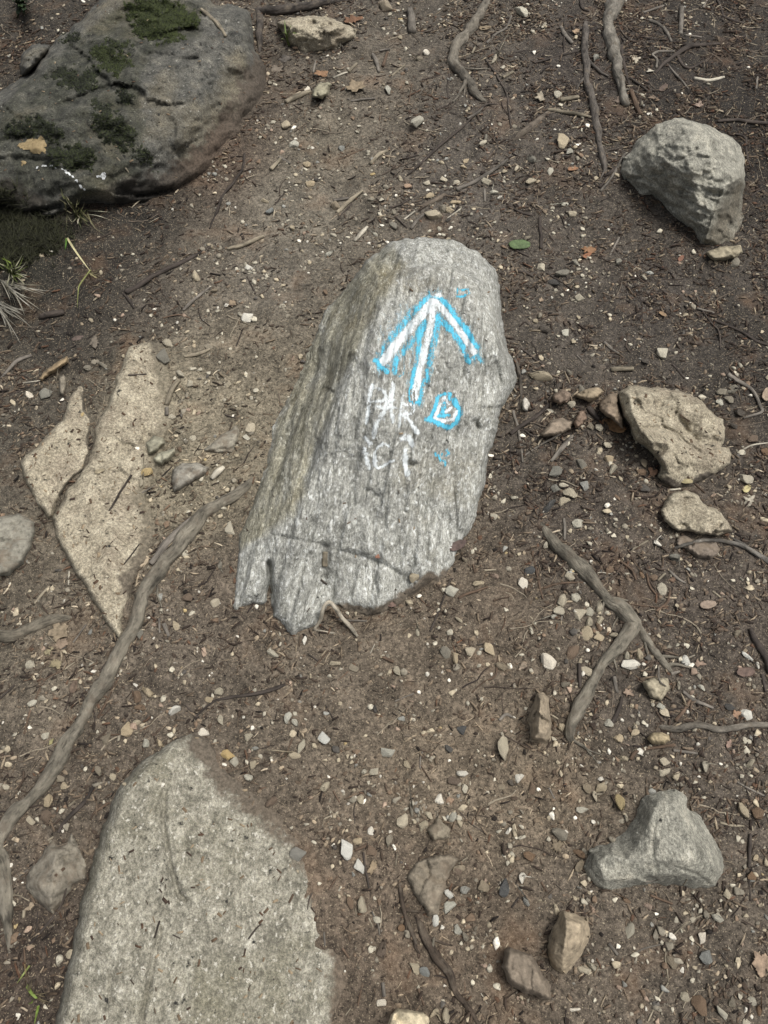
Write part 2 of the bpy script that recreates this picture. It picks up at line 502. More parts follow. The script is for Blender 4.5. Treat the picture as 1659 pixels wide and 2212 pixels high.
    org = np.array([cen[0], cen[1], gh(cen[0], cen[1], False)])
    me = mesh_of(name, va - org, faces, mat)
    lowm = ol[:, 2] < -.0025
    if lowm.any():
        dl = np.full(len(q), 1e9)
        for k in np.where(lowm)[0]: dl = np.minimum(dl, np.hypot(q[:, 0] - ol[k, 0], q[:, 1] - ol[k, 1]))
        dirt = np.clip(1.0 - dl / dirt_w, 0, 1) ** .8
    else: dirt = np.zeros(len(q))
    dirt = np.maximum(dirt, .42 * np.clip(1 - d / 5, 0, 1))
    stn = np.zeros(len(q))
    if stain_tint:
        sp = np.array(stain_tint, float); sdd = seg_dist(q, sp, True)
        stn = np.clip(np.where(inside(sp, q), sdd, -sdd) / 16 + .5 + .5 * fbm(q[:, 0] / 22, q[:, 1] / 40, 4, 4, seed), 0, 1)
    attr(me, 'stain_tint', np.concatenate([stn, stn[bset], stn[bset]]))
    attr(me, 'dirt', np.concatenate([dirt, np.ones(2 * nb)]))
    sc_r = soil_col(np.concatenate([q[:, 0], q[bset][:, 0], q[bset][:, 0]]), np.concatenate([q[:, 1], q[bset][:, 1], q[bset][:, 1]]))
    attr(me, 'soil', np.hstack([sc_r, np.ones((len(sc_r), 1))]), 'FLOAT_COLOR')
    o = add_obj(name, me, org)
    if col is not None:
        g_ = 1.22 * sum(col[:3]) / 3; o.color = [g_ + (k_ - g_) * .85 for k_ in [1.22 * z_ for z_ in col[:3]]] + [1]
    if parent: o.parent = parent
    tag(o, label, cat, group)
    off = sum(len(x) for x in bvh_v)
    bvh_v.append(va); bvh_f.extend([tuple(int(i) + off for i in f) for f in faces])
    ROCKS.append(dict(obj=o, mark=mark, px=ol[:, :2], xy=v[bset][:, :2], q=q, v=v, tris=tris, org=org, dist=d, ring=None))
    # ordered xy outline
    ordr = [be[0][0]]; nxt = {a: b for a, b in be}
    while nxt.get(ordr[-1]) is not None and nxt[ordr[-1]] != ordr[0] and len(ordr) < nb + 2: ordr.append(nxt[ordr[-1]])
    ROCKS[-1]['xy'] = v[ordr][:, :2]
    return o
def Z_ctrl(c): return c

GRAIN_ROT = (0, 0, R(-10))
m_gneiss = mat_stone('gneiss', [(.33, alb(122, 122, 114)), (.46, alb(154, 154, 146)), (.56, alb(170, 170, 162)), (.7, alb(198, 199, 193))], scale=74, stretch=(1.2, .46, 1), rot=GRAIN_ROT,
                     blot=alb(134, 128, 110), blot_scale=4, blot_lo=.55, specks=(.27, .35), bump=.005, fine=230, white=(150, .58, alb(226, 228, 223)), stain_tint=(.74, .70, .59, 1), bands=True)
m_dark = mat_stone('dark_boulder', [(.34, alb(62, 62, 58)), (.48, alb(88, 87, 81)), (.6, alb(104, 102, 94)), (.74, alb(140, 136, 124))], scale=32, blot=alb(118, 111, 94), blot_scale=4.5, blot_lo=.52,
                   specks=(.31, .39), bump=.006, fine=210, white=(110, .63, alb(172, 170, 160)), stain_tint=(.5, .52, .46, 1))
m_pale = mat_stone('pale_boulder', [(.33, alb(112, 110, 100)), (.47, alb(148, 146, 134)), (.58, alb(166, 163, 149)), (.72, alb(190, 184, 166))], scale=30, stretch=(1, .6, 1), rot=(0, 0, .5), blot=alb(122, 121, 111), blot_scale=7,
                   blot_lo=.53, specks=(.26, .345), bump=.005, fine=230, white=(100, .63, alb(200, 196, 182)), stain_tint=(.42, .39, .36, 1))
m_tan = mat_stone('tan_slab', [(.33, alb(126, 117, 101)), (.47, alb(156, 147, 127)), (.58, alb(173, 164, 143)), (.72, alb(198, 189, 166))], scale=30, blot=alb(136, 125, 108), blot_scale=9, blot_lo=.5,
                  specks=(.30, .37), bump=.006, fine=200, white=(90, .62, alb(200, 191, 168)))
m_granite = mat_stone('granite_slab', [(.34, alb(108, 105, 93)), (.47, alb(136, 132, 118)), (.57, alb(154, 150, 135)), (.7, alb(188, 184, 169))], scale=40, stretch=(1, .75, 1), rot=(0, 0, .3), blot=alb(118, 114, 96), blot_scale=5,
                      blot_lo=.5, specks=(.29, .36), bump=.005, fine=200, white=(120, .6, alb(202, 198, 184)))
m_small = mat_objcol('small_stone', scale=70, lo=.6, hi=1.4, bump=.0025, dirt=alb(124, 112, 97), dlo=.64)
m_rub = mat_objcol('buried_stone', scale=75, lo=.55, hi=1.35, bump=.003, dirt=alb(114, 102, 87), dlo=.5)

# --- the arrow stone
arrow_ol = Z4([(1010, 108, .08), (1100, 118, .08), (1190, 140, .075), (1290, 190, .05), (1350, 250, .05), (1380, 310, .04), (1395, 400, .03), (1400, 500, .02), (1420, 620, .01), (1445, 720), (1470, 790), (1478, 850),
    (1440, 925), (1398, 975), (1380, 1060), (1360, 1150), (1332, 1250), (1315, 1330), (1308, 1400), (1282, 1480), (1265, 1560), (1230, 1620), (1180, 1680), (1165, 1730), (1150, 1790), (1100, 1880, -.004), (1075, 1890, -.006),
    (1045, 1880, -.006), (1000, 1905, -.008), (950, 1945, -.008), (870, 2000, -.008), (800, 2032, -.006), (720, 2050, -.005), (650, 2040, -.004), (600, 2015, -.003), (560, 1990), (505, 2000), (470, 2085), (430, 2108), (360, 2125), (325, 2155), (300, 2120), (260, 2080),
    (225, 2050), (212, 1985), (207, 1930), (196, 1975), (180, 1990), (120, 1985), (70, 2005), (40, 2020), (22, 1980), (30, 1880), (45, 1760), (60, 1640), (100, 1540), (140, 1440), (175, 1330), (215, 1200),
    (225, 1100), (265, 1010), (310, 920), (360, 830), (400, 720), (430, 640), (470, 550), (500, 480), (540, 430), (600, 370), (650, 310, .01), (700, 240, .03), (760, 190, .05), (830, 140, .06), (900, 115, .075)])
arrow_ct = Z4([(880, 190, .15), (1050, 190, .15), (1220, 230, .12), (1340, 330, .09), (930, 285, .185), (1100, 270, .18), (1270, 340, .15), (780, 400, .195), (720, 560, .20), (640, 700, .195), (560, 900, .17), (480, 1150, .145),
    (420, 1350, .12), (340, 1520, .095), (240, 1640, .08), (1000, 500, .192), (1000, 800, .18), (1000, 1100, .15), (900, 1400, .11), (800, 1650, .075), (1330, 520, .14), (1380, 700, .125), (1400, 830, .08), (1350, 980, .095),
    (1290, 1250, .07), (1230, 1500, .05), (1120, 1750, .035), (600, 560, .12), (520, 640, .09), (500, 820, .085), (420, 950, .075), (350, 1150, .065), (290, 1300, .06), (190, 1480, .045), (120, 1680, .04), (100, 1880, .035), (300, 1750, .068),
    (290, 1950, .045), (400, 1900, .045), (480, 1850, .03), (650, 1800, .05), (780, 1900, .04), (900, 1900, .025), (560, 1660, .075), (680, 380, .13), (620, 440, .09), (440, 1500, .105), (620, 1300, .125)])
arrow = rock('marker_stone', 'large grey streaked stone with a blue and white chalk arrow on top', 'stone', arrow_ol, .2, 26, m_gneiss, step=3.2, ctrl=arrow_ct, noise=(.006, .03), rnd=.62, aniso=(R(80), 4.5), mark='arrow stone', chip=None, lam=.003, sharp=.3, dirt_w=40, stain_tint=Z4([(850, 130), (900, 260), (800, 420), (700, 600), (600, 800), (520, 1000), (440, 1240), (380, 1420), (300, 1560), (60, 1700), (40, 1600), (200, 1200), (400, 700), (560, 400), (700, 230)]),
    steps=[(Z4([(790, 330), (850, 290), (960, 270), (1100, 258), (1220, 300), (1310, 350), (1365, 440), (1385, 540)]), .030, 60, -1), (Z4([(590, 1712), (720, 1745), (800, 1780), (890, 1835), (960, 1850)]), .010, 40, 1), (Z4([(560, 900), (480, 1100), (430, 1290), (400, 1400)]), .012, 25, 1)],
    grooves=[(Z4([(220, 1635), (330, 1655), (420, 1672), (510, 1690)]), 3, .006), (Z4([(600, 1715), (720, 1745), (800, 1780), (890, 1835), (960, 1850)]), 5, .007), (Z4([(207, 1780), (215, 1860), (208, 1960)]), 6, .035),
             (Z4([(495, 1700), (490, 1850), (520, 1960)]), 11, .012), (Z4([(620, 720), (560, 900), (470, 1150), (350, 1400)]), 7, .008),
             (Z4([(1000, 1480), (1010, 1700)]), 4, .005), (Z4([(980, 1340), (992, 1530)]), 5, .006), (Z4([(1370, 760), (1400, 900), (1370, 990)]), 6, .010), (Z4([(1300, 985), (1385, 985)]), 3, .006),
             (Z4([(470, 700), (420, 880), (330, 1100), (260, 1300), (170, 1500)]), 6, .008), (Z4([(760, 480), (700, 640), (650, 780)]), 5, .006), (Z4([(930, 1272), (955, 1275)]), 7, .014), (Z4([(700, 1405), (725, 1412)]), 5, .008), (Z4([(750, 1435), (765, 1440)]), 5, .008), (Z4([(900, 1515), (915, 1520)]), 4, .006), (Z4([(1265, 1060), (1280, 1085)]), 6, .012), (Z4([(1090, 730), (1130, 790)]), 4, .005), (Z4([(660, 1180), (640, 1420), (655, 1600)]), 3, .004), (Z4([(820, 1380), (800, 1560), (820, 1720)]), 3, .004), (Z4([(1170, 1150), (1150, 1400), (1170, 1560)]), 3, .004), (Z4([(1310, 560), (1300, 700), (1320, 860)]), 3, .004), (Z4([(560, 1000), (520, 1200), (540, 1330)]), 3, .005), (Z4([(300, 1100), (240, 1330), (180, 1560)]), 4, .006), (Z4([(380, 1700), (370, 1850), (390, 2000)]), 3, .004), (Z4([(740, 1820), (760, 1930)]), 4, .005)], bury=.12)
# --- the other rocks
boulder = rock('boulder', 'big dark grey boulder patched with black moss in the shady corner', 'boulder',
    T(0, 0, [(-260, 720), (-120, 640), (0, 600, .05), (190, 480, .08), (280, 360, .1), (380, 240, .12), (520, 140, .14), (580, 60, .15), (640, 10, .15), (720, -60, .15), (900, -120, .15), (1250, -90, .14), (1400, 30, .13), (1480, 25, .13), (1560, 50, .12), (1620, 85, .11), (1635, 200, .09),
    (1655, 330, .06), (1715, 430, .02), (1740, 530, -.01), (1715, 640, -.01), (1640, 760, -.01), (1550, 870, -.01), (1460, 980, -.01), (1370, 1090, -.01), (1270, 1170, -.01), (1110, 1260, -.006), (950, 1300, -.004), (800, 1325), (650, 1320), (560, 1310), (440, 1345), (330, 1410), (200, 1410), (100, 1370, -.004), (0, 1330, -.004), (-260, 1300)]),
    .24, 30, m_dark, step=4.5, mark='mossy boulder', noise=(.012, .09), rnd=.75, bury=.2, dirt_w=105, chip=(.14, .045), hk=.62, stain_tint=T(0, 0, [(-60, 720), (300, 430), (600, 150), (850, -20), (1300, 0), (1290, 230), (1000, 330), (900, 480), (960, 1080), (600, 1280), (-60, 1250)]),
    ctrl=T(0, 0, [(-200, 900, .18), (100, 700, .2), (400, 400, .22), (700, 150, .22), (1000, 0, .22), (1400, 120, .19), (1580, 200, .165), (1600, 400, .13), (1300, 300, .21), (1000, 400, .235), (700, 600, .24), (400, 800, .22), (100, 1000, .17),
    (1450, 520, .15), (1560, 620, .08), (1250, 700, .18), (1380, 850, .08), (950, 900, .2), (1150, 950, .14), (1240, 1050, .07), (800, 1150, .14), (1000, 1150, .10), (850, 1250, .07), (600, 1150, .15), (400, 1200, .13), (200, 1250, .10), (550, 1250, .1), (1000, 700, .225), (700, 900, .215)]),
    grooves=[(T(0, 0, [(880, 1270), (1000, 1255), (1110, 1230)]), 4, .02), (T(0, 0, [(150, 1390), (250, 1370), (390, 1330)]), 5, .03)])
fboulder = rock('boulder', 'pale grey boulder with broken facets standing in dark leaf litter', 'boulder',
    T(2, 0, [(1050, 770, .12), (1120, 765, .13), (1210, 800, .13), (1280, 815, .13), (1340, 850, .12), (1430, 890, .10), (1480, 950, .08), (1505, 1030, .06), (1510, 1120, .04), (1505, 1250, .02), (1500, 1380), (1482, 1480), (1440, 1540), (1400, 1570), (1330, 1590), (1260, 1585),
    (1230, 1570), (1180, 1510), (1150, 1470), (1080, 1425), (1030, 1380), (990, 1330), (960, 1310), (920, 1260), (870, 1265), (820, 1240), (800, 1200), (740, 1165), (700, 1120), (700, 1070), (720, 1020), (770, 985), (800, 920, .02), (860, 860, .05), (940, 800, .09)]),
    .25, 14, m_pale, step=3.2, mark='faceted boulder', hk=.78, chip=(.07, .05), noise=(.006, .03), stain_tint=T(2, 0, [(1480, 1165), (1400, 1215), (1330, 1350), (1275, 1500), (1262, 1570), (1400, 1600), (1540, 1500), (1530, 1180)]), rnd=.55, sharp=.75, bury=.15,  # the polygon here darkens the lower right face up to its ridge
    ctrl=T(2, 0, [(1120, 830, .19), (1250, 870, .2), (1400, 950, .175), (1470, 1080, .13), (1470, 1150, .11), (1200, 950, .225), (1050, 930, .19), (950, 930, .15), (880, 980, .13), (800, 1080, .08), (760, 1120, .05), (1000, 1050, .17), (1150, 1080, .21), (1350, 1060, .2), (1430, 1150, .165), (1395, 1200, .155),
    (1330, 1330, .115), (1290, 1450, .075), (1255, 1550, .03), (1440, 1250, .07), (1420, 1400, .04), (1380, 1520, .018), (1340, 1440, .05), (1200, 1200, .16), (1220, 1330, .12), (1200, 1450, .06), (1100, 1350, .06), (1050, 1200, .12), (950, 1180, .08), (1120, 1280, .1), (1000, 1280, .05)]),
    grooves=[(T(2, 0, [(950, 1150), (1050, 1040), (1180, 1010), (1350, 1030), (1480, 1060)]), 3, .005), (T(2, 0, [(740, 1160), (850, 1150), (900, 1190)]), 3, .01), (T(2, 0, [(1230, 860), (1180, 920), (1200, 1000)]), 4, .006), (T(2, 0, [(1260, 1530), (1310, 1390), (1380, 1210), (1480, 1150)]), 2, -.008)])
slab = rock('rock_slab', 'large tan rock slab half buried beside the long root', 'rock slab',
    T(0, 1, [(830, 595), (900, 572), (980, 550), (1040, 545), (1080, 600, -.006), (1090, 700, -.008), (1110, 800, -.01), (1150, 900, -.01), (1160, 1000, -.012), (1130, 1090, -.012), (1080, 1180, -.012), (1070, 1290, -.012), (1050, 1400, -.012), (1000, 1480, -.012), (960, 1560, -.012), (990, 1640, -.012), (1030, 1740, -.012), (1000, 1850, -.01),
        (970, 1950, -.006), (905, 2060, -.004), (850, 2160, -.002), (812, 2280), (792, 2360), (788, 2430), (768, 2482), (700, 2382), (622, 2260), (560, 2160), (490, 2050), (420, 1920), (362, 1830), (340, 1750), (345, 1690), (380, 1620), (430, 1530), (500, 1450), (560, 1360), (590, 1280), (600, 1200), (612, 1120), (650, 1050), (690, 990), (712, 900), (742, 820), (780, 720), (802, 650)]),
    .034, 13, m_tan, step=4.2, mark='cracked tan slab', hk=.6, noise=(.004, .07), rnd=.6, chip=(.07, .05), dirt_w=62,
    ctrl=T(0, 1, [(900, 600, .02), (1000, 600, .012), (900, 750, .03), (1000, 760, .016), (800, 950, .034), (1000, 950, .018), (750, 1150, .036), (950, 1200, .018), (700, 1350, .036), (900, 1400, .016), (600, 1600, .04), (800, 1600, .02), (500, 1700, .042), (700, 1850, .032), (850, 1850, .018), (550, 1950, .042), (700, 2100, .034), (850, 2050, .016), (720, 2300, .03), (770, 2420, .02)]))
rock('rock_slab', 'small yellowish slab split from the larger tan slab by a soil crack', 'rock slab',
    T(0, 1, [(500, 832), (540, 850), (550, 900, -.004), (560, 1000, -.006), (600, 1060, -.008), (590, 1160, -.008), (580, 1250, -.008), (540, 1370, -.006), (485, 1440, -.006), (400, 1520, -.004), (370, 1600), (335, 1700), (310, 1700), (270, 1640), (230, 1580), (190, 1500), (150, 1420), (130, 1350), (160, 1290), (230, 1240), (290, 1170), (350, 1110), (410, 1060), (430, 990), (450, 920), (480, 862)]),
    .04, 11, m_tan, step=4, mark='split yellow slab', hk=.55, noise=(.005, .05), chip=(.05, .08), dirt_w=14, ctrl=T(0, 1, [(500, 900, .02), (490, 1050, .03), (400, 1150, .04), (500, 1200, .018), (300, 1300, .045), (420, 1330, .03), (250, 1420, .045), (350, 1450, .035), (300, 1580, .035)]))
gslab = rock('rock_slab', 'broad speckled granite slab rising from the soil at the near edge', 'rock slab',
    [(390, 1590), (425, 1580), (455, 1600, -.003), (475, 1640, -.004), (500, 1668, -.004), (535, 1688, -.005), (572, 1716, -.006), (604, 1738, -.008), (635, 1764, -.008), (662, 1794, -.008), (692, 1830, -.008), (716, 1856, -.008), (724, 1900, -.01), (734, 1940, -.01), (742, 1990, -.01), (752, 2030, -.01), (764, 2070, -.01), (764, 2120, -.01), (776, 2170, -.01),
     (768, 2225, -.01), (762, 2330, -.01), (95, 2330), (122, 2200), (150, 2080), (165, 2000), (178, 1930), (195, 1880), (215, 1810), (240, 1740), (260, 1690), (300, 1650), (350, 1615)],
    .07, 26, m_granite, step=4.2, mark='granite slab', noise=(.004, .08), rnd=.55, chip=None, dirt_w=105,
    ctrl=[(400, 1610, .02), (340, 1680, .05), (440, 1680, .02), (300, 1780, .065), (420, 1780, .035), (540, 1760, .01), (260, 1880, .07), (350, 1880, .065), (480, 1900, .035), (620, 1880, .008), (230, 2000, .07), (340, 2020, .06), (360, 2020, .05), (520, 2050, .03), (660, 2050, .008), (210, 2150, .065), (320, 2150, .055), (500, 2180, .03), (690, 2180, .006), (180, 2300, .06), (450, 2300, .03)],
    grooves=[([(355, 1710), (352, 1780), (365, 1860), (385, 1930), (400, 1945)], 6, .012), ([(348, 2000), (335, 2060), (318, 2140), (305, 2212)], 5, .008), ([(240, 2110), (235, 2150), (255, 2175)], 5, .006)], bury=.12)
tri = rock('stone', 'pale grey three-cornered stone with rounded edges set in litter', 'stone',
    T(2, 3, [(880, 170, .012), (950, 150, .02), (1050, 140, .02), (1120, 180, .015), (1130, 250, .008), (1190, 290), (1230, 340), (1280, 410), (1320, 480), (1355, 540), (1368, 620), (1360, 700), (1330, 765), (1280, 777), (1180, 775), (1080, 752), (1000, 762), (930, 742), (850, 762), (740, 772), (660, 790), (590, 800), (540, 762), (490, 700), (465, 640), (475, 600), (500, 520), (580, 500), (660, 470), (730, 400), (790, 330), (830, 240)]),
    .08, 16, m_pale, step=3, mark='three-cornered stone', noise=(.0025, .03), sharp=.9, chip=(.05, .05),
    ctrl=T(2, 3, [(950, 220, .055), (1050, 220, .058), (900, 320, .06), (1080, 330, .075), (860, 430, .06), (930, 400, .068), (960, 470, .08), (1150, 460, .085), (800, 520, .05), (920, 600, .075), (1100, 600, .09), (1260, 560, .08), (1320, 640, .06), (640, 560, .052), (560, 610, .05), (600, 720, .035), (740, 600, .06), (780, 720, .035), (900, 690, .055), (1050, 690, .06), (1200, 700, .055), (1290, 720, .04)]),
    grooves=[(T(2, 3, [(930, 320), (915, 440), (910, 560), (940, 660)]), 4, .003), (T(2, 3, [(1100, 660), (1200, 690), (1290, 760)]), 3, .005), (T(2, 3, [(600, 510), (640, 560), (600, 620)]), 4, .003), (T(2, 3, [(820, 420), (860, 440)]), 3, .004)])
flat = rock('rock', 'flat tan rock with a stepped hollow beside the orange leaf', 'rock',
    T(2, 1, [(700, 870, .01), (760, 835, .02), (850, 840, .02), (960, 850, .02), (1060, 870, .02), (1150, 890, .015), (1220, 930, .01), (1270, 990), (1320, 1030), (1370, 1060), (1392, 1110), (1380, 1180), (1345, 1235), (1410, 1250), (1425, 1290), (1400, 1350), (1330, 1400), (1230, 1460, -.004), (1150, 1500, -.006), (1050, 1512, -.006), (980, 1480), (945, 1430), (960, 1360), (920, 1300), (870, 1240), (800, 1190), (770, 1140), (740, 1060), (700, 980), (685, 920)]),
    .07, 9, m_tan, step=3.2, mark='flat tan rock', chip=(.05, .09), noise=(.0045, .03), sharp=.5,
    ctrl=T(2, 1, [(760, 900, .085), (900, 900, .08), (1080, 920, .07), (1220, 1000, .05), (1320, 1100, .035), (780, 1020, .09), (920, 1020, .065), (1100, 1040, .045), (1230, 1130, .035), (1330, 1180, .03), (830, 1120, .09), (950, 1120, .07), (1100, 1160, .035), (1220, 1200, .018), (900, 1200, .085), (1030, 1220, .07), (1130, 1230, .045), (980, 1320, .065), (1150, 1320, .045), (1330, 1300, .03), (1020, 1420, .035), (1180, 1410, .03)]),
    grooves=[(T(2, 1, [(850, 1115), (980, 1110), (1070, 1150), (1130, 1215), (1210, 1260)]), 4, .012), (T(2, 1, [(1080, 1040), (1130, 1130), (1190, 1190)]), 7, .01)])
rock('rock', 'brown rock chunk tucked against the flat tan rock behind the orange leaf', 'rock', T(2, 1, [(560, 950), (640, 890, .01), (690, 880, .015), (690, 960), (720, 1040), (730, 1130), (680, 1090), (600, 1040), (555, 990)]), .05, 8, m_rub, step=3.2, col=alb(128, 112, 92), noise=(.006, .03), facet=.3)
rock('rock', 'grey-tan rock with ragged edge just below the flat tan rock', 'rock', T(2, 1, [(990, 1590), (1050, 1530, .01), (1130, 1510, .01), (1200, 1550), (1265, 1625), (1350, 1660), (1405, 1715), (1430, 1790), (1340, 1815), (1200, 1800), (1090, 1785), (985, 1730), (950, 1650)]), .035, 9, m_tan, step=3.2, noise=(.004, .03), mark='ragged rock', chip=(.05, .16))
rock('rock', 'brownish buried rock showing under the crossing roots', 'rock', T(2, 2, [(1060, 160), (1120, 150), (1200, 200), (1330, 190), (1360, 250), (1300, 300), (1190, 290), (1130, 240), (1060, 220)]), .015, 9, m_rub, step=3.5, col=alb(118, 106, 92), noise=(.005, .03))
rock('stone', 'blocky tan stone under the dark branch by the mossy boulder', 'stone', T(1, 0, [(140, 145, .03), (250, 110, .05), (440, 100, .06), (520, 130, .05), (600, 160, .04), (650, 190, .02), (640, 240), (560, 275), (520, 320), (430, 322), (330, 330), (240, 310), (190, 240), (150, 180, .01)]), .11, 9, m_tan, step=3.2, noise=(.005, .04), mark='blocky tan stone', hk=.55, sharp=.4,
    ctrl=T(1, 0, [(230, 150, .1), (420, 140, .105), (560, 180, .09), (600, 220, .06), (260, 215, .095), (400, 215, .1), (500, 210, .09), (280, 270, .045), (400, 280, .05), (500, 270, .045)]))
rock('stone', 'small grey stone leaning behind the mossy boulder', 'stone', T(0, 0, [(125, 430), (140, 360, .03), (200, 290, .06), (260, 280, .06), (330, 300, .04), (310, 360, .02), (260, 410), (220, 450), (170, 495), (130, 490)]), .12, 14, m_dark, step=3.5, noise=(.008, .04))
rock('stone', 'ochre streaked block stone standing on edge by the brown stone', 'stone', T(2, 3, [(330, 920, .02), (400, 940, .02), (500, 980, .01), (512, 1090), (450, 1220), (350, 1340), (260, 1280), (225, 1170), (240, 1080), (290, 1000, .01)]), .055, 9, m_small, step=2.8, col=alb(150, 135, 110), noise=(.005, .03), mark='ochre block', sharp=.9,
    ctrl=T(2, 3, [(350, 990, .06), (450, 1010, .05), (350, 1100, .065), (440, 1130, .045), (330, 1200, .055), (300, 1100, .04), (270, 1200, .035), (330, 1280, .03), (400, 1200, .04)]))
rock('stone', 'smooth brown wedge stone lying beside the ochre block stone', 'stone', [(1090, 2055, .01), (1105, 2045, .015), (1140, 2060, .01), (1165, 2090), (1190, 2130), (1186, 2156), (1165, 2156), (1130, 2145), (1095, 2120), (1083, 2090)], .05, 14, m_small, step=2.8, col=alb(116, 104, 88), noise=(.004, .035), mark='brown wedge stone', chip=(.03, .08))
rock('stone', 'narrow upright brown stone with grey ridge, beside the forked root', 'stone', T(2, 2, [(165, 1175, .015), (200, 1165, .02), (230, 1200, .01), (245, 1290), (257, 1370), (247, 1480), (180, 1502), (125, 1490), (115, 1400), (98, 1340), (120, 1250)]), .06, 12, m_small, step=2.8, col=alb(142, 128, 106), noise=(.004, .035), mark='narrow upright stone', sharp=.9,
    ctrl=T(2, 2, [(185, 1230, .05), (180, 1320, .065), (220, 1320, .045), (175, 1420, .065), (220, 1430, .05), (140, 1350, .04), (150, 1460, .045), (210, 1470, .04)]))
rock('stone', 'cream angular stone cut off at the near edge of the ground', 'stone', T(1, 3, [(880, 1600, .01), (920, 1560, .02), (1000, 1570, .02), (1080, 1590, .015), (1122, 1620), (1110, 1740), (880, 1740), (860, 1660)]), .05, 9, m_small, step=2.8, col=alb(186, 172, 140), noise=(.005, .025), facet=.35)
rock('stone', 'flat grey-green diamond stone between the long root and granite slab', 'stone', T(0, 3, [(350, 460), (380, 510), (430, 490), (460, 420), (490, 480), (530, 570), (570, 640), (550, 720), (480, 760), (420, 830), (390, 900), (350, 942), (260, 890), (200, 830), (163, 790), (170, 700), (230, 620), (290, 530)]), .03, 14, m_rub, step=3, col=alb(124, 117, 102), noise=(.004, .05), mark='diamond stone', sharp=.8,
    ctrl=T(0, 3, [(360, 560, .03), (340, 700, .04), (240, 750, .028), (430, 620, .022), (500, 660, .015), (400, 760, .025), (330, 860, .03)]))
rock('rock_slab', 'grey slab with white streaks cut off beside the cracked tan slab', 'rock slab', [(-60, 1110), (0, 1115), (40, 1110), (75, 1130), (70, 1180), (50, 1220), (20, 1240), (-60, 1260)], .03, 14, m_rub, step=4, noise=(.006, .04), col=alb(128, 124, 110))
rock('stone', 'grey triangular stone flush with the soil, above the other grey triangle', 'stone', T(0, 1, [(1290, 1270), (1360, 1210), (1440, 1150), (1530, 1090), (1560, 1130), (1540, 1200), (1510, 1270), (1400, 1272)]), .014, 12, m_rub, step=3.2, col=alb(136, 130, 114), noise=(.003, .04), mark='grey triangle stones')
rock('stone', 'grey triangular stone flush with the soil, near the whitish wood chip', 'stone', T(0, 1, [(1120, 1385), (1180, 1340), (1300, 1350), (1362, 1370), (1330, 1420), (1230, 1480), (1130, 1532), (1112, 1460)]), .02, 12, m_rub, step=3.2, col=alb(138, 133, 120), noise=(.003, .04), seed=301)
rock('stone', 'rounded grey-green stone, upper of the pair lying on the tan slab', 'stone', T(0, 1, [(940, 1215), (1000, 1165, .01), (1060, 1180, .01), (1072, 1220), (1010, 1272), (960, 1295)]), .035, 9, m_small, step=2.8, col=alb(132, 128, 108), noise=(.003, .03))
rock('stone', 'flattish pale grey stone, lower of the pair lying on the tan slab', 'stone', T(0, 1, [(988, 1310), (1050, 1262, .008), (1130, 1245, .008), (1142, 1280), (1060, 1350), (1000, 1342)]), .03, 8, m_small, step=2.8, col=alb(150, 146, 124), noise=(.003, .03))
rock('stone', 'half buried brown pointed stone beside the blackened root', 'stone', T(1, 3, [(980, 700), (1050, 600), (1150, 560), (1260, 560), (1310, 600), (1260, 680), (1230, 760), (1190, 870), (1180, 950), (1110, 962), (1070, 880), (1010, 790)]), .018, 14, m_rub, step=3, col=alb(120, 110, 93), noise=(.007, .035), mark='brown pointed stone')
rock('stone', 'dull grey embedded stone beside a cluster of small pebbles', 'stone', T(1, 3, [(1110, 400), (1180, 320), (1260, 390), (1262, 450), (1150, 470)]), .018, 11, m_rub, step=3, col=alb(132, 122, 102), noise=(.004, .03))
rock('stone', 'knobbly cream stone embedded below the fork of the root', 'stone', T(2, 2, [(840, 1100), (920, 1070), (1010, 1080), (1022, 1150), (960, 1222), (900, 1200)]), .022, 9, m_small, step=3, col=alb(150, 140, 116), noise=(.008, .025))
rock('stone', 'low tan slab stone at the foot of the faceted boulder', 'stone', [(1525, 545), (1560, 532), (1600, 530), (1607, 545), (1590, 557), (1540, 566)], .025, 7, m_small, step=3, col=alb(142, 132, 108), noise=(.005, .03))
rock('stone', 'long ribbed tan stone in dark soil above the split slab', 'stone', T(0, 1, [(245, 795), (310, 730), (380, 680), (440, 650), (452, 690), (380, 742), (310, 785), (260, 812)]), .025, 8, m_rub, step=2.8, col=alb(142, 122, 90), noise=(.006, .02), aniso=(R(35), 3))
rock('stone', 'grey splinter stone pointing down beside the ribbed tan stone', 'stone', T(0, 1, [(380, 782), (420, 770), (432, 840), (410, 912), (385, 890)]), .02, 6, m_small, step=2.8, col=alb(122, 114, 98), noise=(.003, .03))
rock('stone', 'slanting grey-brown stone perched above the chunk by the flat tan rock', 'stone', T(2, 1, [(405, 900), (480, 855, .01), (560, 848, .012), (592, 880), (560, 920), (500, 947), (440, 927)]), .035, 8, m_small, step=2.8, col=alb(146, 130, 104), noise=(.004, .025), facet=.3, mark='slanting stone')
rock('stone', 'rough round brown stone in the cluster beside the arrow stone', 'stone', T(2, 1, [(258, 905), (330, 860, .01), (380, 888, .008), (372, 940), (310, 962), (265, 940)]), .035, 9, m_small, step=2.8, col=alb(116, 100, 84), noise=(.006, .025))
rock('stone', 'long pinkish brown stone lying in the stone cluster beside the sticks', 'stone', T(2, 1, [(178, 1160), (250, 1062, .008), (330, 1045, .01), (392, 1070), (380, 1122), (300, 1162), (200, 1172)]), .035, 9, m_small, step=2.8, col=alb(130, 116, 98), noise=(.005, .03), aniso=(R(40), 2.5))
rock('stone', 'upright brown stone between the long pinkish stone and orange leaf', 'stone', T(2, 1, [(398, 1085), (430, 1010, .01), (470, 998, .01), (492, 1050), (440, 1112), (400, 1122)]), .03, 7, m_small, step=2.8, col=alb(122, 102, 84), noise=(.005, .025))
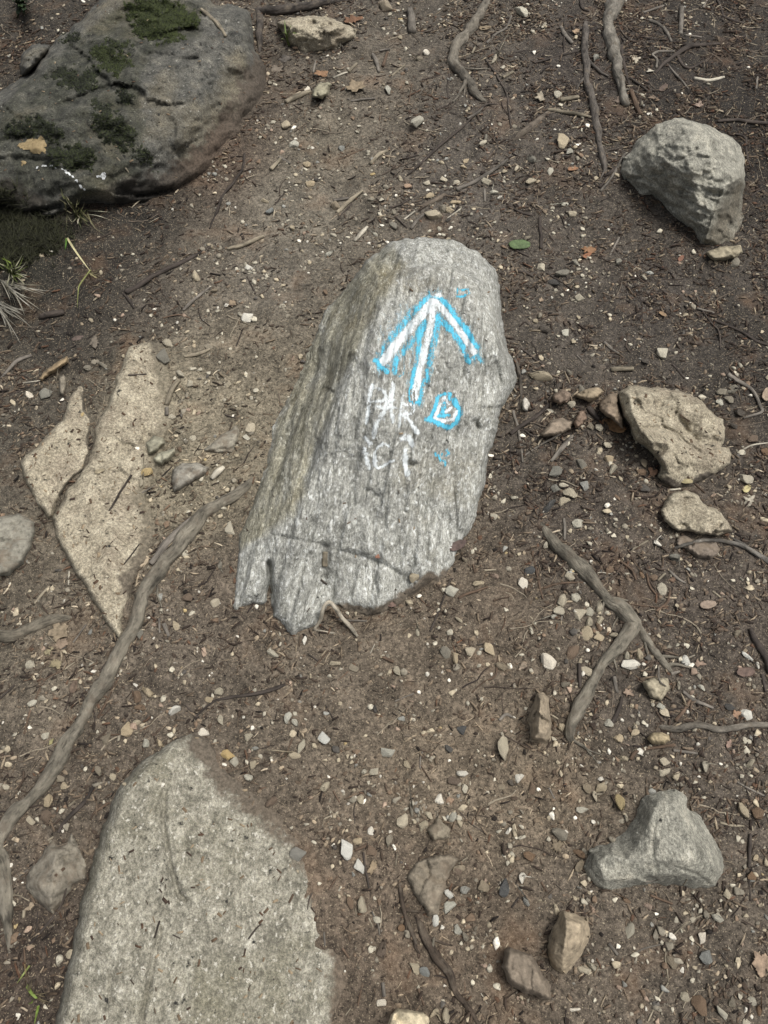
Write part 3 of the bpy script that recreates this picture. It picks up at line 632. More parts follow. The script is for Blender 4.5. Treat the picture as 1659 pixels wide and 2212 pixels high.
rock('stone', 'flat grey-green stone beside the tan maple leaf and short stick', 'stone', T(1, 0, [(360, 590), (400, 540, .01), (470, 525, .012), (490, 550), (470, 610), (430, 645), (360, 630)]), .035, 7, m_small, step=2.8, col=alb(142, 136, 112), noise=(.003, .03))
rock('stone', 'smooth yellowish oval stone under the wavy grey root', 'stone', T(2, 2, [(875, 1470), (910, 1435), (970, 1425), (1015, 1445), (1028, 1480), (990, 1505), (920, 1507)]), .03, 9, m_small, step=2.8, col=alb(160, 144, 110), noise=(.002, .03))
rock('stone', 'pale flaking stone pressed into the foot of the arrow stone edge', 'stone', T(2, 1, [(60, 930), (90, 915), (118, 960), (100, 1010), (65, 1000)]), .02, 6, m_small, step=2.8, col=alb(176, 170, 156), noise=(.003, .02))

BV = BVHTree.FromPolygons([tuple(p) for p in np.vstack(bvh_v)], bvh_f)
def hit(px, py):
    """surface point under a picture point: a rock top or the soil, and its normal"""
    d = Vector(dirs(px, py)).normalized()
    g = P(px, py, 0.0)
    g[2] = float(gh(g[0], g[1]))
    loc, nor, _, dist = BV.ray_cast(Vector((0, 0, CAM_H)), d)
    gd = math.dist(g, (0, 0, CAM_H))
    if loc is not None and dist < gd + .004:
        return np.array(loc), (nor if nor.z > 0 else -nor), True
    return g, Vector((0, 0, 1)), False
def drop(x, y):
    loc, nor, _, dist = BV.ray_cast(Vector((x, y, 3)), Vector((0, 0, -1)))
    z = float(gh(x, y))
    return max(z, loc.z) if loc is not None else z

# ------------------------------------------------------------------ chalk marks on the arrow stone
W_, B_ = 0, 1
S_ARROW = [(W_, Z1([(850, 240), (700, 420), (540, 600), (400, 760), (300, 890)]), 60, 1), (W_, Z1([(880, 250), (1000, 380), (1120, 540), (1220, 680), (1280, 790)]), 46, 1),
    (W_, Z1([(840, 250), (830, 420), (800, 560), (760, 740), (710, 930), (670, 1100), (640, 1290)]), 50, 1), (W_, Z1([(790, 200), (920, 180)]), 40, .7),
    (B_, Z1([(800, 190), (740, 240), (650, 340)]), 26, 1), (B_, Z1([(640, 320), (560, 440), (470, 540), (380, 660), (300, 780), (270, 870)]), 42, .72), (B_, Z1([(210, 880), (260, 930), (335, 1005)]), 22, 1.1),
    (B_, Z1([(745, 480), (700, 570), (690, 640)]), 46, 1), (B_, Z1([(700, 560), (600, 690), (520, 790), (440, 890), (420, 1010)]), 30, .75), (B_, Z1([(740, 500), (700, 640), (680, 800), (660, 930), (635, 1050), (605, 1170), (570, 1300)]), 26, .95),
    (B_, Z1([(550, 1300), (620, 1340), (695, 1340)]), 20, 1.1), (B_, Z1([(900, 400), (880, 540), (855, 640), (830, 800), (800, 950), (780, 1100)]), 34, .75), (B_, Z1([(740, 1100), (720, 1220), (690, 1340)]), 20, .9),
    (B_, Z1([(890, 410), (960, 470), (1050, 570), (1130, 670), (1190, 790), (1235, 890)]), 30, 1), (B_, Z1([(805, 190), (930, 210)]), 14, 1), (B_, Z1([(930, 220), (1010, 300), (1080, 410), (1170, 510), (1250, 620), (1310, 730)]), 28, 1.1),
    (B_, Z1([(1240, 870), (1310, 835), (1380, 890)]), 26, .8), (B_, Z1([(795, 130), (790, 190)]), 9, .9), (B_, Z1([(420, 1040), (470, 1060), (520, 1030), (540, 960)]), 8, .8),
    (B_, Z1([(860, 230), (700, 420), (540, 600), (400, 760), (290, 900)]), 105, .52), (B_, Z1([(880, 240), (1000, 380), (1120, 540), (1220, 680), (1290, 830)]), 95, .52), (B_, Z1([(840, 250), (800, 560), (740, 800), (640, 1300)]), 95, .5),
    (B_, Z1([(600, 350), (450, 480), (330, 650)]), 110, .36), (W_, Z1([(620, 330), (450, 470), (330, 640)]), 130, .3), (B_, Z1([(640, 760), (600, 900)]), 110, .25)]
S_SWIRL_UP = [(B_, Z1([(1110, 105), (1108, 150)]), 9, 1), (B_, Z1([(1105, 190), (1180, 187), (1235, 150), (1225, 105)]), 10, 1), (B_, Z1([(1150, 118), (1205, 108)]), 9, 1)]
S_HEART = [(B_, Z1([(905, 1275), (960, 1250), (1025, 1245), (1010, 1310)]), 15, 1.1), (B_, Z1([(895, 1290), (865, 1400), (830, 1480), (790, 1530)]), 17, 1.1), (B_, Z1([(770, 1530), (840, 1535), (920, 1580), (1000, 1612), (1080, 1570), (1132, 1480), (1130, 1410), (1085, 1360), (1070, 1310)]), 23, 1.15),
    (B_, Z1([(955, 1350), (940, 1480)]), 27, .9), (B_, Z1([(890, 1490), (1020, 1480)]), 15, 1.1), (W_, Z1([(960, 1290), (915, 1380), (870, 1490)]), 24, 1), (W_, Z1([(975, 1280), (1010, 1360)]), 18, 1), (W_, Z1([(860, 1515), (960, 1545), (1060, 1520), (1100, 1440)]), 24, 1.05),
    (W_, Z1([(985, 1445), (1050, 1400)]), 20, 1), (W_, Z1([(1000, 1230), (1020, 1190)]), 14, .6)]
S_TEXT = [(W_, Z2([(320, 190), (288, 330), (275, 450), (258, 590)]), 25, 1), (W_, Z2([(320, 215), (430, 230), (475, 300), (440, 355), (330, 362)]), 17, 1), (W_, Z2([(550, 170), (505, 320), (440, 480), (370, 600), (330, 745)]), 25, .95), (W_, Z2([(540, 240), (520, 420), (543, 575)]), 24, 1),
    (W_, Z2([(365, 420), (585, 432)]), 17, 1.1), (W_, Z2([(660, 280), (632, 420), (622, 560), (612, 640)]), 19, .9), (W_, Z2([(655, 390), (765, 400), (795, 440), (740, 490), (640, 505)]), 21, 1), (W_, Z2([(660, 510), (740, 585), (812, 705)]), 23, 1), (W_, Z2([(470, 300), (565, 350)]), 12, .8),
    (W_, Z2([(240, 755), (300, 815)]), 30, .95), (W_, Z2([(235, 880), (252, 980), (295, 1085)]), 25, 1), (W_, Z2([(492, 850), (440, 818), (372, 870), (340, 960), (350, 1060), (390, 1087), (460, 1052), (548, 1003)]), 17, 1.15), (W_, Z2([(355, 940), (362, 1080)]), 16, .8),
    (W_, Z2([(650, 770), (690, 740), (745, 790), (750, 830)]), 32, .95), (W_, Z2([(682, 890), (676, 1000), (705, 1155)]), 30, 1.1), (W_, Z2([(330, 260), (440, 400), (560, 560)]), 130, .2), (W_, Z2([(700, 330), (640, 560)]), 90, .25)]
S_SWIRL_DN = [(B_, Z2([(1003, 915), (1010, 955)]), 8, 1), (B_, Z2([(1035, 950), (1060, 1005), (1112, 1000), (1110, 1055)]), 9, 1), (B_, Z2([(1075, 955), (1085, 925)]), 8, 1), (B_, Z2([(1128, 885), (1145, 925), (1112, 960)]), 9, 1)]
def mat_chalk(stretch=(1.6, .28, 1), rot=GRAIN_ROT):
    m = M('chalk')
    co = m.tc.outputs['Object']; st = m.mapped(co, stretch, rot)
    g = m.math('ADD', m.math('MULTIPLY', m.noise(st, 75, 6, .75), .65), m.math('MULTIPLY', m.noise(co, 190, 4, .7), .35))
    a = m.math('MULTIPLY', m.att('chalk_white'), 1.0); b = m.math('MULTIPLY', m.att('chalk_blue'), 1.0)
    c = m.mix(alb(232, 238, 238), alb(98, 200, 230), m.math('MULTIPLY', m.math('ADD', m.math('ADD', m.math('SUBTRACT', b, a), .2), m.math('MULTIPLY', m.math('SUBTRACT', g, .5), 1.6)), 2.2))
    cl = m.n('ShaderNodeClamp'); 
    mx = m.math('MAXIMUM', a, b)
    al = m.math('MULTIPLY', m.math('SUBTRACT', m.math('MULTIPLY', mx, .80), m.math('ADD', m.math('MULTIPLY', m.math('SUBTRACT', g, .5), 3.6), .28)), 2.2)
    m.l(al, cl.inputs[0])
    # clamp the white/blue mix
    mixn = c.node; fac = mixn.inputs[0].links[0].from_socket
    c2 = m.n('ShaderNodeClamp'); m.l(fac, c2.inputs[0]); m.l(c2.outputs[0], mixn.inputs[0])
    m.l(m.math('MULTIPLY', cl.outputs[0], .88), m.b.inputs['Alpha'])
    m.bump(g, .003)
    return m.done(c, .95)
m_chalk = mat_chalk()
def chalk(name, label, strokes, rk, scale=.1984, wk=1.08):
    q, v, tris = rk['q'], rk['v'], rk['tris']
    f = np.zeros((2, len(q)))
    wob = np.stack([fbm(q[:, 0] / 5, q[:, 1] / 5, 0, 3, 71), fbm(q[:, 0] / 5, q[:, 1] / 5, 9, 3, 73)], -1) * 1.0
    for ch, line, hw, st in strokes:
        d = seg_dist(q + wob, np.array(line, float)) / (hw * scale * (1.5 if ch else wk))
        soft = .15 if st < .56 and hw > 80 else (.35 if ch else .3)
        f[ch] = np.maximum(f[ch], st * (.88 if ch else 1.0) * (1 - sstep(soft, 1.35, d)))
    mk = f.max(0)
    t = tris[mk[tris].max(1) > .04]
    used = np.unique(t); idx = -np.ones(len(q), int); idx[used] = np.arange(len(used))
    fn = np.cross(v[tris[:, 1]] - v[tris[:, 0]], v[tris[:, 2]] - v[tris[:, 0]])
    vn = np.zeros_like(v)
    for k in range(3): np.add.at(vn, tris[:, k], fn)
    vn /= np.linalg.norm(vn, axis=1, keepdims=True) + 1e-12
    me = mesh_of(name, (v + vn * .0007)[used] - rk['org'], idx[t], m_chalk)
    attr(me, 'chalk_white', f[0][used]); attr(me, 'chalk_blue', f[1][used])
    o = add_obj(name, me, (0, 0, 0), rk['obj'])
    if label: o['label'] = label
    return o
AR = ROCKS[0]
chalk('chalk_arrow', 'white chalk arrow outlined in blue', S_ARROW, AR)
chalk('chalk_heart', 'rounded white chalk shape outlined in blue', S_HEART, AR)
chalk('chalk_writing', 'white chalk words PAR ICI', S_TEXT, AR, wk=1.15)
chalk('chalk_squiggle', 'faint blue chalk squiggle above the arrow', S_SWIRL_UP, AR)
chalk('chalk_squiggle', 'faint blue chalk squiggle below the outlined shape', S_SWIRL_DN, AR)

# ------------------------------------------------------------------ moss and lichen on the mossy boulder
def mat_col(name, rough=.9, k=1.0):
    m = M(name)
    c = m.att('col', 'Color')
    n = m.noise(m.tc.outputs['Object'], 160, 4, .65)
    c = m.mix(c, m.ramp(n, [(.32, .55), (.5, 1), (.7, 1.4)]), .9, 'MULTIPLY')
    m.bump(n, .001)
    return m.done(c, rough)
m_moss = mat_col('moss')
m_lichen = M('lichen')
m_lichen.bump(m_lichen.noise(m_lichen.tc.outputs['Object'], 200, 5, .7), .004)
m_lichen = m_lichen.done(m_lichen.ramp(m_lichen.noise(m_lichen.tc.outputs['Object'], 60, 6, .7), [(.36, alb(60, 52, 40)), (.43, alb(146, 128, 94)), (.7, alb(176, 157, 120))]), .95)
def blades_mesh(name, base, nor, hgt, wid, lean, cols, mat):
    """many small pointed tufts, one mesh"""
    n = len(base)
    ang = rng.uniform(0, 2 * np.pi, n)
    side = np.stack([np.cos(ang), np.sin(ang), np.zeros(n)], -1)
    ln = rng.normal(0, lean, (n, 2))
    tip = base + nor * hgt[:, None] + np.hstack([ln, np.zeros((n, 1))]) * hgt[:, None]
    a, b = base - side * wid[:, None], base + side * wid[:, None]
    perp = np.stack([-side[:, 1], side[:, 0], side[:, 2]], -1)
    c = base + perp * wid[:, None] * .9
    v = np.stack([a, b, c, tip], 1).reshape(-1, 3)
    i = np.arange(n) * 4
    f = np.concatenate([np.stack([i, i + 1, i + 3], -1), np.stack([i + 1, i + 2, i + 3], -1), np.stack([i + 2, i, i + 3], -1)])
    me = mesh_of(name, v, f, mat)
    attr(me, 'col', np.repeat(np.hstack([cols, np.ones((n, 1))]), 4, axis=0), 'FLOAT_COLOR')
    return me
BO = ROCKS[1]
def moss_patch(poly, n, label=None, green=.5):
    poly = np.array(poly, float)
    lo, hi = poly.min(0) - 14, poly.max(0) + 14
    q = rng.uniform(lo, hi, (n * 3, 2))
    d = seg_dist(q, poly, True); ins = inside(poly, q)
    sd = np.where(ins, d, -d) + 11 * fbm(q[:, 0] / 9, q[:, 1] / 9, 0, 4, 5, .65)
    q = q[rng.uniform(0, 1, len(q)) < np.clip(sd / 10 + .3, 0, 1) * (sd > -6)][:n]
    pts, nrm = [], []
    for a, b in q:
        p, nn, on = hit(a, b)
        if on: pts.append(p); nrm.append(nn)
    if not pts: return
    pts = np.array(pts); nrm = np.array([tuple(x) for x in nrm])
    m = len(pts)
    cg = np.array(alb(60, 68, 34)[:3]); ck = np.array(alb(40, 42, 35)[:3])
    t = np.clip(rng.normal(green, .35, m), 0, 1)[:, None]
    me = blades_mesh('moss_patch', pts - BO['org'] - nrm * .001, nrm, rng.uniform(.002, .006, m), rng.uniform(.0024, .005, m), .8, ck + (cg - ck) * t, m_moss)
    o = add_obj('moss_patch', me, (0, 0, 0), BO['obj'])
    if label: o['label'] = label
for poly, n, g in [([(840, 20), (900, 0), (1100, 20), (1200, 70), (1290, 110), (1270, 170), (1150, 180), (1180, 250), (1080, 270), (940, 250), (860, 200), (900, 120), (830, 110)], 5200, .75),
                ([(600, 310), (680, 310), (740, 360), (820, 370), (830, 430), (760, 480), (680, 420), (610, 370)], 1800, .6), ([(330, 490), (400, 450), (450, 470), (540, 480), (620, 480), (630, 540), (560, 580), (480, 590), (420, 550), (350, 510)], 1900, .1),
                ([(620, 740), (700, 760), (800, 790), (860, 850), (840, 900), (800, 950), (720, 940), (660, 870), (620, 800)], 2000, .2), ([(330, 930), (420, 960), (560, 950), (600, 1000), (560, 1080), (470, 1110), (360, 1050), (310, 980)], 2000, .3),
                ([(40, 830), (110, 790), (250, 760), (350, 800), (390, 860), (330, 900), (250, 870), (120, 890), (50, 870)], 1600, .1), ([(610, 660), (690, 690), (790, 740), (700, 770), (640, 730)], 600, .1), ([(690, 270), (830, 280), (790, 320), (700, 310)], 500, .3),
                ([(860, 960), (960, 1000), (1010, 1090), (880, 1010)], 500, .1), ([(420, 230), (520, 245), (500, 270), (430, 270)], 300, .1), ([(760, 560), (830, 560), (840, 660), (780, 640)], 450, .1)]:
    moss_patch(T(0, 0, poly), int(n * 2.2), None, g)
def crust(name, label, poly, mat, rk, lift=.0015, edge=3):
    q, v, tris = rk['q'], rk['v'], rk['tris']
    poly = np.array(poly, float)
    d = seg_dist(q, poly, True); sd = np.where(inside(poly, q), d, -d) + edge * fbm(q[:, 0] / 9, q[:, 1] / 9, 3, 3, 8)
    t = tris[(sd[tris] > 0).all(1)]
    if len(t) < 3: return
    used = np.unique(t); idx = -np.ones(len(q), int); idx[used] = np.arange(len(used))
    vv = v[used].copy(); vv[:, 2] += lift + .0012 * np.clip(sd[used] / 6, 0, 1)
    o = add_obj(name, mesh_of(name, vv - rk['org'], idx[t], mat), (0, 0, 0), rk['obj'])
    if label: o['label'] = label
crust('lichen_patch', 'ochre lichen crust', T(0, 0, [(100, 955), (180, 900), (265, 885), (315, 930), (295, 995), (220, 1005), (150, 975)]), m_lichen, BO)
crust('lichen_patch', 'small ochre lichen crust', T(0, 0, [(120, 1040), (165, 1035), (175, 1070), (140, 1080)]), m_lichen, BO)
m_vein = M('quartz_vein')
m_vein = m_vein.done(m_vein.ramp(m_vein.noise(m_vein.tc.outputs['Object'], 140, 5, .7), [(.36, alb(110, 110, 108)), (.5, alb(206, 208, 206)), (.7, alb(232, 234, 232))]), .7)
def ribbon(pts, hw):
    a = np.array(pts, float); d = np.gradient(a, axis=0); n = np.stack([-d[:, 1], d[:, 0]], -1); n /= np.linalg.norm(n, axis=1, keepdims=True)
    w_ = np.linspace(.6, 1, len(a))[:, None] * hw
    return [tuple(p) for p in np.vstack([a + n * w_, (a - n * w_)[::-1]])]
crust('quartz_vein', 'crooked white vein', ribbon(T(0, 0, [(222, 1112), (255, 1080), (340, 1076), (420, 1108), (480, 1155), (530, 1222), (585, 1262)]), 4.2), m_vein, BO, .001, 1.4)
crust('quartz_vein', 'white flecked patch', T(0, 0, [(605, 1130), (640, 1118), (690, 1130), (680, 1160), (620, 1168)]), m_vein, BO, .001, 5)

# ------------------------------------------------------------------ roots, sticks and twigs
m_root = mat_objcol('root_bark', stretch=(1, 1, .3), scale=110, use_tuv=True, lo=.4, hi=1.45, bump=.006, dirt=alb(110, 101, 88), dlo=.54)
m_wood = mat_objcol('dead_wood', stretch=(1, 1, .12), scale=220, use_tuv=True, lo=.55, hi=1.35, bump=.0012)
def catmull(p, n):
    p = np.asarray(p, float)
    if len(p) == 2: p = np.vstack([p[0], p.mean(0), p[1]])
    e = np.vstack([2 * p[0] - p[1], p, 2 * p[-1] - p[-2]])
    out = []
    for i in range(1, len(e) - 2):
        t = np.linspace(0, 1, n, endpoint=False)[:, None]
        a, b, c, d = e[i - 1], e[i], e[i + 1], e[i + 2]
        out.append(.5 * ((2 * b) + (-a + c) * t + (2 * a - 5 * b + 4 * c - d) * t ** 2 + (-a + 3 * b - 3 * c + d) * t ** 3))
    return np.vstack(out + [e[-2][None]])
def tube_geo(pts, rads, sides, sink, seed, rough, arch=None, flat=1.0, blunt=False, root=False):
    """pts: picture points; rads: radii in picture points; sink: height of the middle above the surface, in radii"""
    ctr, rr = [], []
    for i, (a, b) in enumerate(pts):
        p, nn, on = hit(a, b)
        s = mpp(a, b) * (1 - max(0, p[2]) / CAM_H)
        r = rads[i] * s * (.88 if root else 1)
        up = sink * r * flat + (arch[i] if arch else 0)
        if root and rads[i] < 4.5 and len(pts) == 5: up += .9 * r
        elif root and not arch and i in (0, len(pts) - 1): up -= 1.1 * r
        # stay on the sight line while being lifted off the surface
        d = dirs(a, b); k = up / d[2]
        p = p + d * k
        ctr.append(p); rr.append(r)
    ctr = np.array(ctr)
    seg = np.linalg.norm(np.diff(ctr, axis=0), axis=1).mean()
    n = int(np.clip(seg / max(np.mean(rr) * .9, .003), 2, 14))
    c4 = catmull(np.hstack([ctr, np.array(rr)[:, None]]), n)
    c, r = c4[:, :3].copy(), np.maximum(c4[:, 3], .0004)
    L = np.concatenate([[0], np.cumsum(np.linalg.norm(np.diff(c, axis=0), axis=1))])
    wob = rough * r
    c[:, 0] += wob * fbm(L / .05, seed * 3.1, 0, 3, seed); c[:, 1] += wob * fbm(L / .05, seed * 1.7, 4, 3, seed + 1)
    tan = np.gradient(c, axis=0); tan /= np.linalg.norm(tan, axis=1, keepdims=True) + 1e-12
    upv = np.array([0, 0, 1.0])
    side = np.cross(tan, upv); side /= np.linalg.norm(side, axis=1, keepdims=True) + 1e-9
    nor = np.cross(side, tan)
    a = np.linspace(0, 2 * np.pi, sides, endpoint=False)
    rv = r[:, None] * (1 + (rough * .5 * fbm(L / .045, seed * 2.3, 1, 3, seed + 9) if root else 0 * L)[:, None] + rough * .55 * fbm(L[:, None] / .022 + 0 * a, np.cos(a)[None] * 1.3 + 5, np.sin(a)[None] * 1.3 + seed, 3, seed + 5))
    V = c[:, None] + side[:, None] * (rv * np.cos(a))[..., None] + nor[:, None] * (rv * np.sin(a) * flat)[..., None]
    tuv = np.stack([rv * np.cos(a), rv * np.sin(a), np.broadcast_to(L[:, None], rv.shape)], -1) + seed * .37
    m = len(c)
    i = np.arange(m - 1)[:, None] * sides + np.arange(sides)[None]
    j = np.arange(m - 1)[:, None] * sides + (np.arange(sides)[None] + 1) % sides
    f = np.stack([i, j, j + sides, i + sides], -1).reshape(-1, 4)
    V = V.reshape(-1, 3); tuv = tuv.reshape(-1, 3)
    ext = 0.15 if blunt else .7
    V = np.vstack([V, c[0] - tan[0] * r[0] * ext, c[-1] + tan[-1] * r[-1] * ext]); tuv = np.vstack([tuv, [[0, 0, 0], [0, 0, L[-1]]]])
    faces = [tuple(x) for x in f]
    k0, k1 = m * sides, m * sides + 1
    for s_ in range(sides):
        faces += [((s_ + 1) % sides, s_, k0), ((m - 1) * sides + s_, (m - 1) * sides + (s_ + 1) % sides, k1)]
    return V, faces, tuv
WOODS = []
def wood(name, label, cat, chains, col, sink=.85, mat=None, sides=8, rough=.18, group=None, mark=None, flat=1.0, blunt=True, arch=None):
    Vs, Fs, Us, off = [], [], [], 0
    main = list(chains)
    if mark in ('long root', 'forked root', 'thick grey root', 'thin dark root', 'snaking root', 'blackened root'):
        chains = main + [x for q_, c_ in enumerate(main) if len(c_[0]) > 4 for x in sidelets(c_, 7 if mark == 'long root' else 3, len(mark) * 3 + q_)]
    for k, (pts, rads) in enumerate(chains):
        if not hasattr(rads, '__len__'): rads = [rads] * len(pts)
        elif len(rads) != len(pts): rads = list(np.interp(np.linspace(0, 1, len(pts)), np.linspace(0, 1, len(rads)), rads))
        V, F, U = tube_geo(pts, rads, sides, sink, len(WOODS) * 3 + k + 1, rough, arch if k == 0 else None, flat, blunt, mat is m_root)
        Vs.append(V); Us.append(U); Fs += [tuple(i + off for i in f) for f in F]; off += len(V)
    V = np.vstack(Vs); org = V.mean(0); org[2] = V[:, 2].min()
    me = mesh_of(name, V - org, Fs, mat or m_wood)
    attr(me, 'tuv', np.vstack(Us), 'FLOAT_VECTOR')
    o = add_obj(name, me, org); o.color = col
    tag(o, label, cat, group)
    px = np.vstack([np.array(c[0], float)[:, :2] for c in main])
    WOODS.append(dict(obj=o, px=px, mark=mark, label=label))
    return o
def sidelets(chain, n, seed, lmin=28, lmax=80):
    pts, rad = chain
    r = random.Random(seed); out = []
    for _ in range(n):
        k = r.randrange(1, len(pts) - 1); t = r.random()
        a, b = pts[k][:2], pts[k + 1][:2]
        x, y = a[0] + (b[0] - a[0]) * t, a[1] + (b[1] - a[1]) * t
        ang = math.atan2(b[1] - a[1], b[0] - a[0]) + r.choice([-1, 1]) * r.uniform(.4, 1.1)
        L = r.uniform(lmin, lmax); p = [(x, y)]
        for q in range(4):
            ang += r.uniform(-.35, .35); p.append((p[-1][0] + math.cos(ang) * L / 4, p[-1][1] + math.sin(ang) * L / 4))
        w0 = r.uniform(2.6, 4.4)
        out.append((p, [w0 * 1.6, w0, w0 * .8, w0 * .65, w0 * .4]))
    return out
def tr(c, r, pts, rad):
    rad = [x / 3 for x in rad] if hasattr(rad, '__len__') else rad / 3
    return (T(c, r, pts), rad)
ROOTC = alb(122, 116, 103)
wood('root', 'long weathered root running from the arrow stone past the tan slab', 'root', [([(552, 1035), (522, 1060), (480, 1085), (440, 1115), (410, 1155), (370, 1195), (345, 1225), (320, 1275), (300, 1320), (280, 1370), (255, 1420), (235, 1460), (215, 1495), (197, 1515), (185, 1550), (160, 1590), (130, 1640), (95, 1685), (55, 1730), (20, 1770), (-2, 1805), (-4, 1850), (4, 1900), (14, 1960), (22, 2010), (26, 2060)],
    [8, 13, 16, 18, 19, 19, 19, 19, 17, 17, 17, 17, 17, 15, 17, 18, 18, 18, 18, 17, 16, 16, 18, 18, 14, 6])], ROOTC, .2, m_root, 16, .42, mark='long root')
wood('root', 'forked root splitting in two above the narrow upright stone', 'root', [tr(2, 2, [(190, 80), (250, 170), (330, 260), (420, 360), (520, 460), (610, 560), (700, 620), (780, 690), (815, 720)], [20, 40, 48, 54, 52, 52, 58, 62, 50]),
    tr(2, 2, [(790, 690), (765, 780), (690, 860), (620, 940), (580, 1010), (540, 1080), (490, 1180), (440, 1270), (390, 1370), (370, 1440), (380, 1490)], [55, 50, 46, 44, 34, 40, 46, 46, 44, 38, 24]), tr(2, 2, [(800, 710), (860, 800), (920, 890), (980, 970), (1035, 1045)], [45, 36, 30, 24, 14])], ROOTC, .22, m_root, 14, .4, mark='forked root')
wood('root', 'thick grey root coming down beside the faceted boulder', 'root', [tr(2, 0, [(720, -60), (650, 60), (620, 130), (640, 230), (660, 320), (670, 400), (690, 490), (710, 570), (740, 650), (748, 695)], [62, 52, 46, 42, 40, 40, 38, 36, 34, 18])], alb(120, 115, 105), .45, m_root, 14, .36, mark='thick grey root')
wood('root', 'thin dark root running parallel to the thick grey root', 'root', [tr(2, 0, [(475, 150), (470, 250), (475, 350), (485, 440), (480, 510), (500, 580), (520, 670), (540, 750), (550, 830), (565, 920), (590, 1010), (600, 1080), (605, 1140)], [20, 24, 24, 24, 22, 26, 27, 28, 25, 20, 24, 20, 10])], alb(98, 92, 85), .45, m_root, 10, .25, mark='thin dark root')
wood('root', 'snaking grey root bending down the trodden path', 'root', [tr(1, 0, [(1490, 20), (1440, 110), (1400, 190), (1340, 230), (1300, 290), (1280, 360), (1300, 430), (1350, 490), (1400, 550), (1440, 610), (1495, 665)], [32, 32, 36, 36, 40, 42, 38, 34, 30, 26, 14])], alb(114, 108, 97), .4, m_root, 14, .36, mark='snaking root')
wood('root', 'dark branching root arched over the blocky tan stone', 'root', [tr(1, 0, [(580, 5), (450, 15), (330, 45), (230, 55), (130, 70), (20, 88)], [12, 24, 30, 33, 36, 36]), tr(1, 0, [(30, 85), (25, 180), (25, 260), (22, 345)], [34, 26, 24, 12])], alb(78, 72, 66), .6, m_root, 10, .25, mark='dark arched root')
wood('root', 'short fat root half sunk in soil near torn tan leaves', 'root', [tr(0, 2, [(-60, 790), (60, 800), (140, 775), (200, 750), (300, 710), (380, 690), (480, 690)], [45, 50, 46, 40, 38, 34, 12])], alb(122, 115, 101), .15, m_root, 12, .2, mark='short fat root')
wood('root', 'pale bent root arching out of the foot of the arrow stone', 'root', [tr(1, 2, [(375, 765), (415, 705), (430, 640), (450, 600), (480, 590), (520, 630), (560, 690), (610, 740), (658, 805)], [10, 14, 15, 15, 16, 17, 15, 17, 9]), tr(1, 2, [(385, 765), (450, 780), (565, 790)], [9, 9, 5])], alb(158, 150, 134), .7, m_root, 9, .2, mark='bent pale root', arch=[0, .008, .022, .03, .032, .028, .018, .008, 0])
wood('root', 'blackened root running to the near edge below the brown pointed stone', 'root', [tr(1, 3, [(1035, 950), (1080, 1060), (1130, 1160), (1190, 1260), (1260, 1350), (1290, 1450), (1350, 1520), (1400, 1590), (1460, 1700)], [22, 28, 30, 32, 30, 20, 20, 18, 15]), tr(1, 3, [(925, 720), (950, 880), (985, 1000), (1020, 1100), (1040, 1150)], [14, 18, 18, 18, 10])], alb(78, 68, 58), .3, m_root, 10, .25, mark='blackened root')
wood('root', 'wavy grey root lying above the yellowish oval stone', 'root', [tr(2, 2, [(945, 1390), (1050, 1405), (1150, 1390), (1250, 1385), (1330, 1410), (1430, 1400), (1530, 1380), (1740, 1372)], [14, 28, 27, 25, 22, 22, 20, 20])], alb(112, 106, 96), .4, m_root, 10, .25, mark='wavy grey root')
wood('root', 'forking thin roots below the ragged rock', 'root', [tr(2, 2, [(1045, 235), (1130, 210), (1220, 190), (1320, 180), (1420, 200), (1500, 225), (1580, 270), (1659, 320), (1740, 385)], [14, 14, 14, 15, 16, 18, 20, 24, 24]), tr(2, 2, [(1395, 150), (1480, 200), (1580, 270)], [8, 13, 14])], alb(108, 104, 97), .7, m_root, 9, .2, mark='thin crossing roots')
wood('root', 'grey root nearly buried in the path above the faceted boulder', 'root', [tr(2, 0, [(-20, 930), (80, 860), (160, 790), (240, 725)], [18, 28, 28, 12])], alb(104, 95, 84), .05, m_root, 10, .2)
wood('root', 'tan root barely showing in gravel above the arrow stone', 'root', [tr(1, 0, [(1050, 1355), (1150, 1310), (1250, 1255)], [14, 24, 14])], alb(106, 96, 84), .05, m_root, 10, .2)
wood('root', 'dark root hugging the edge of the arrow stone', 'root', [tr(2, 1, [(-5, 640), (38, 720), (58, 880), (50, 1000)], [8, 13, 12, 8])], alb(82, 76, 68), .5, m_root, 9, .2)

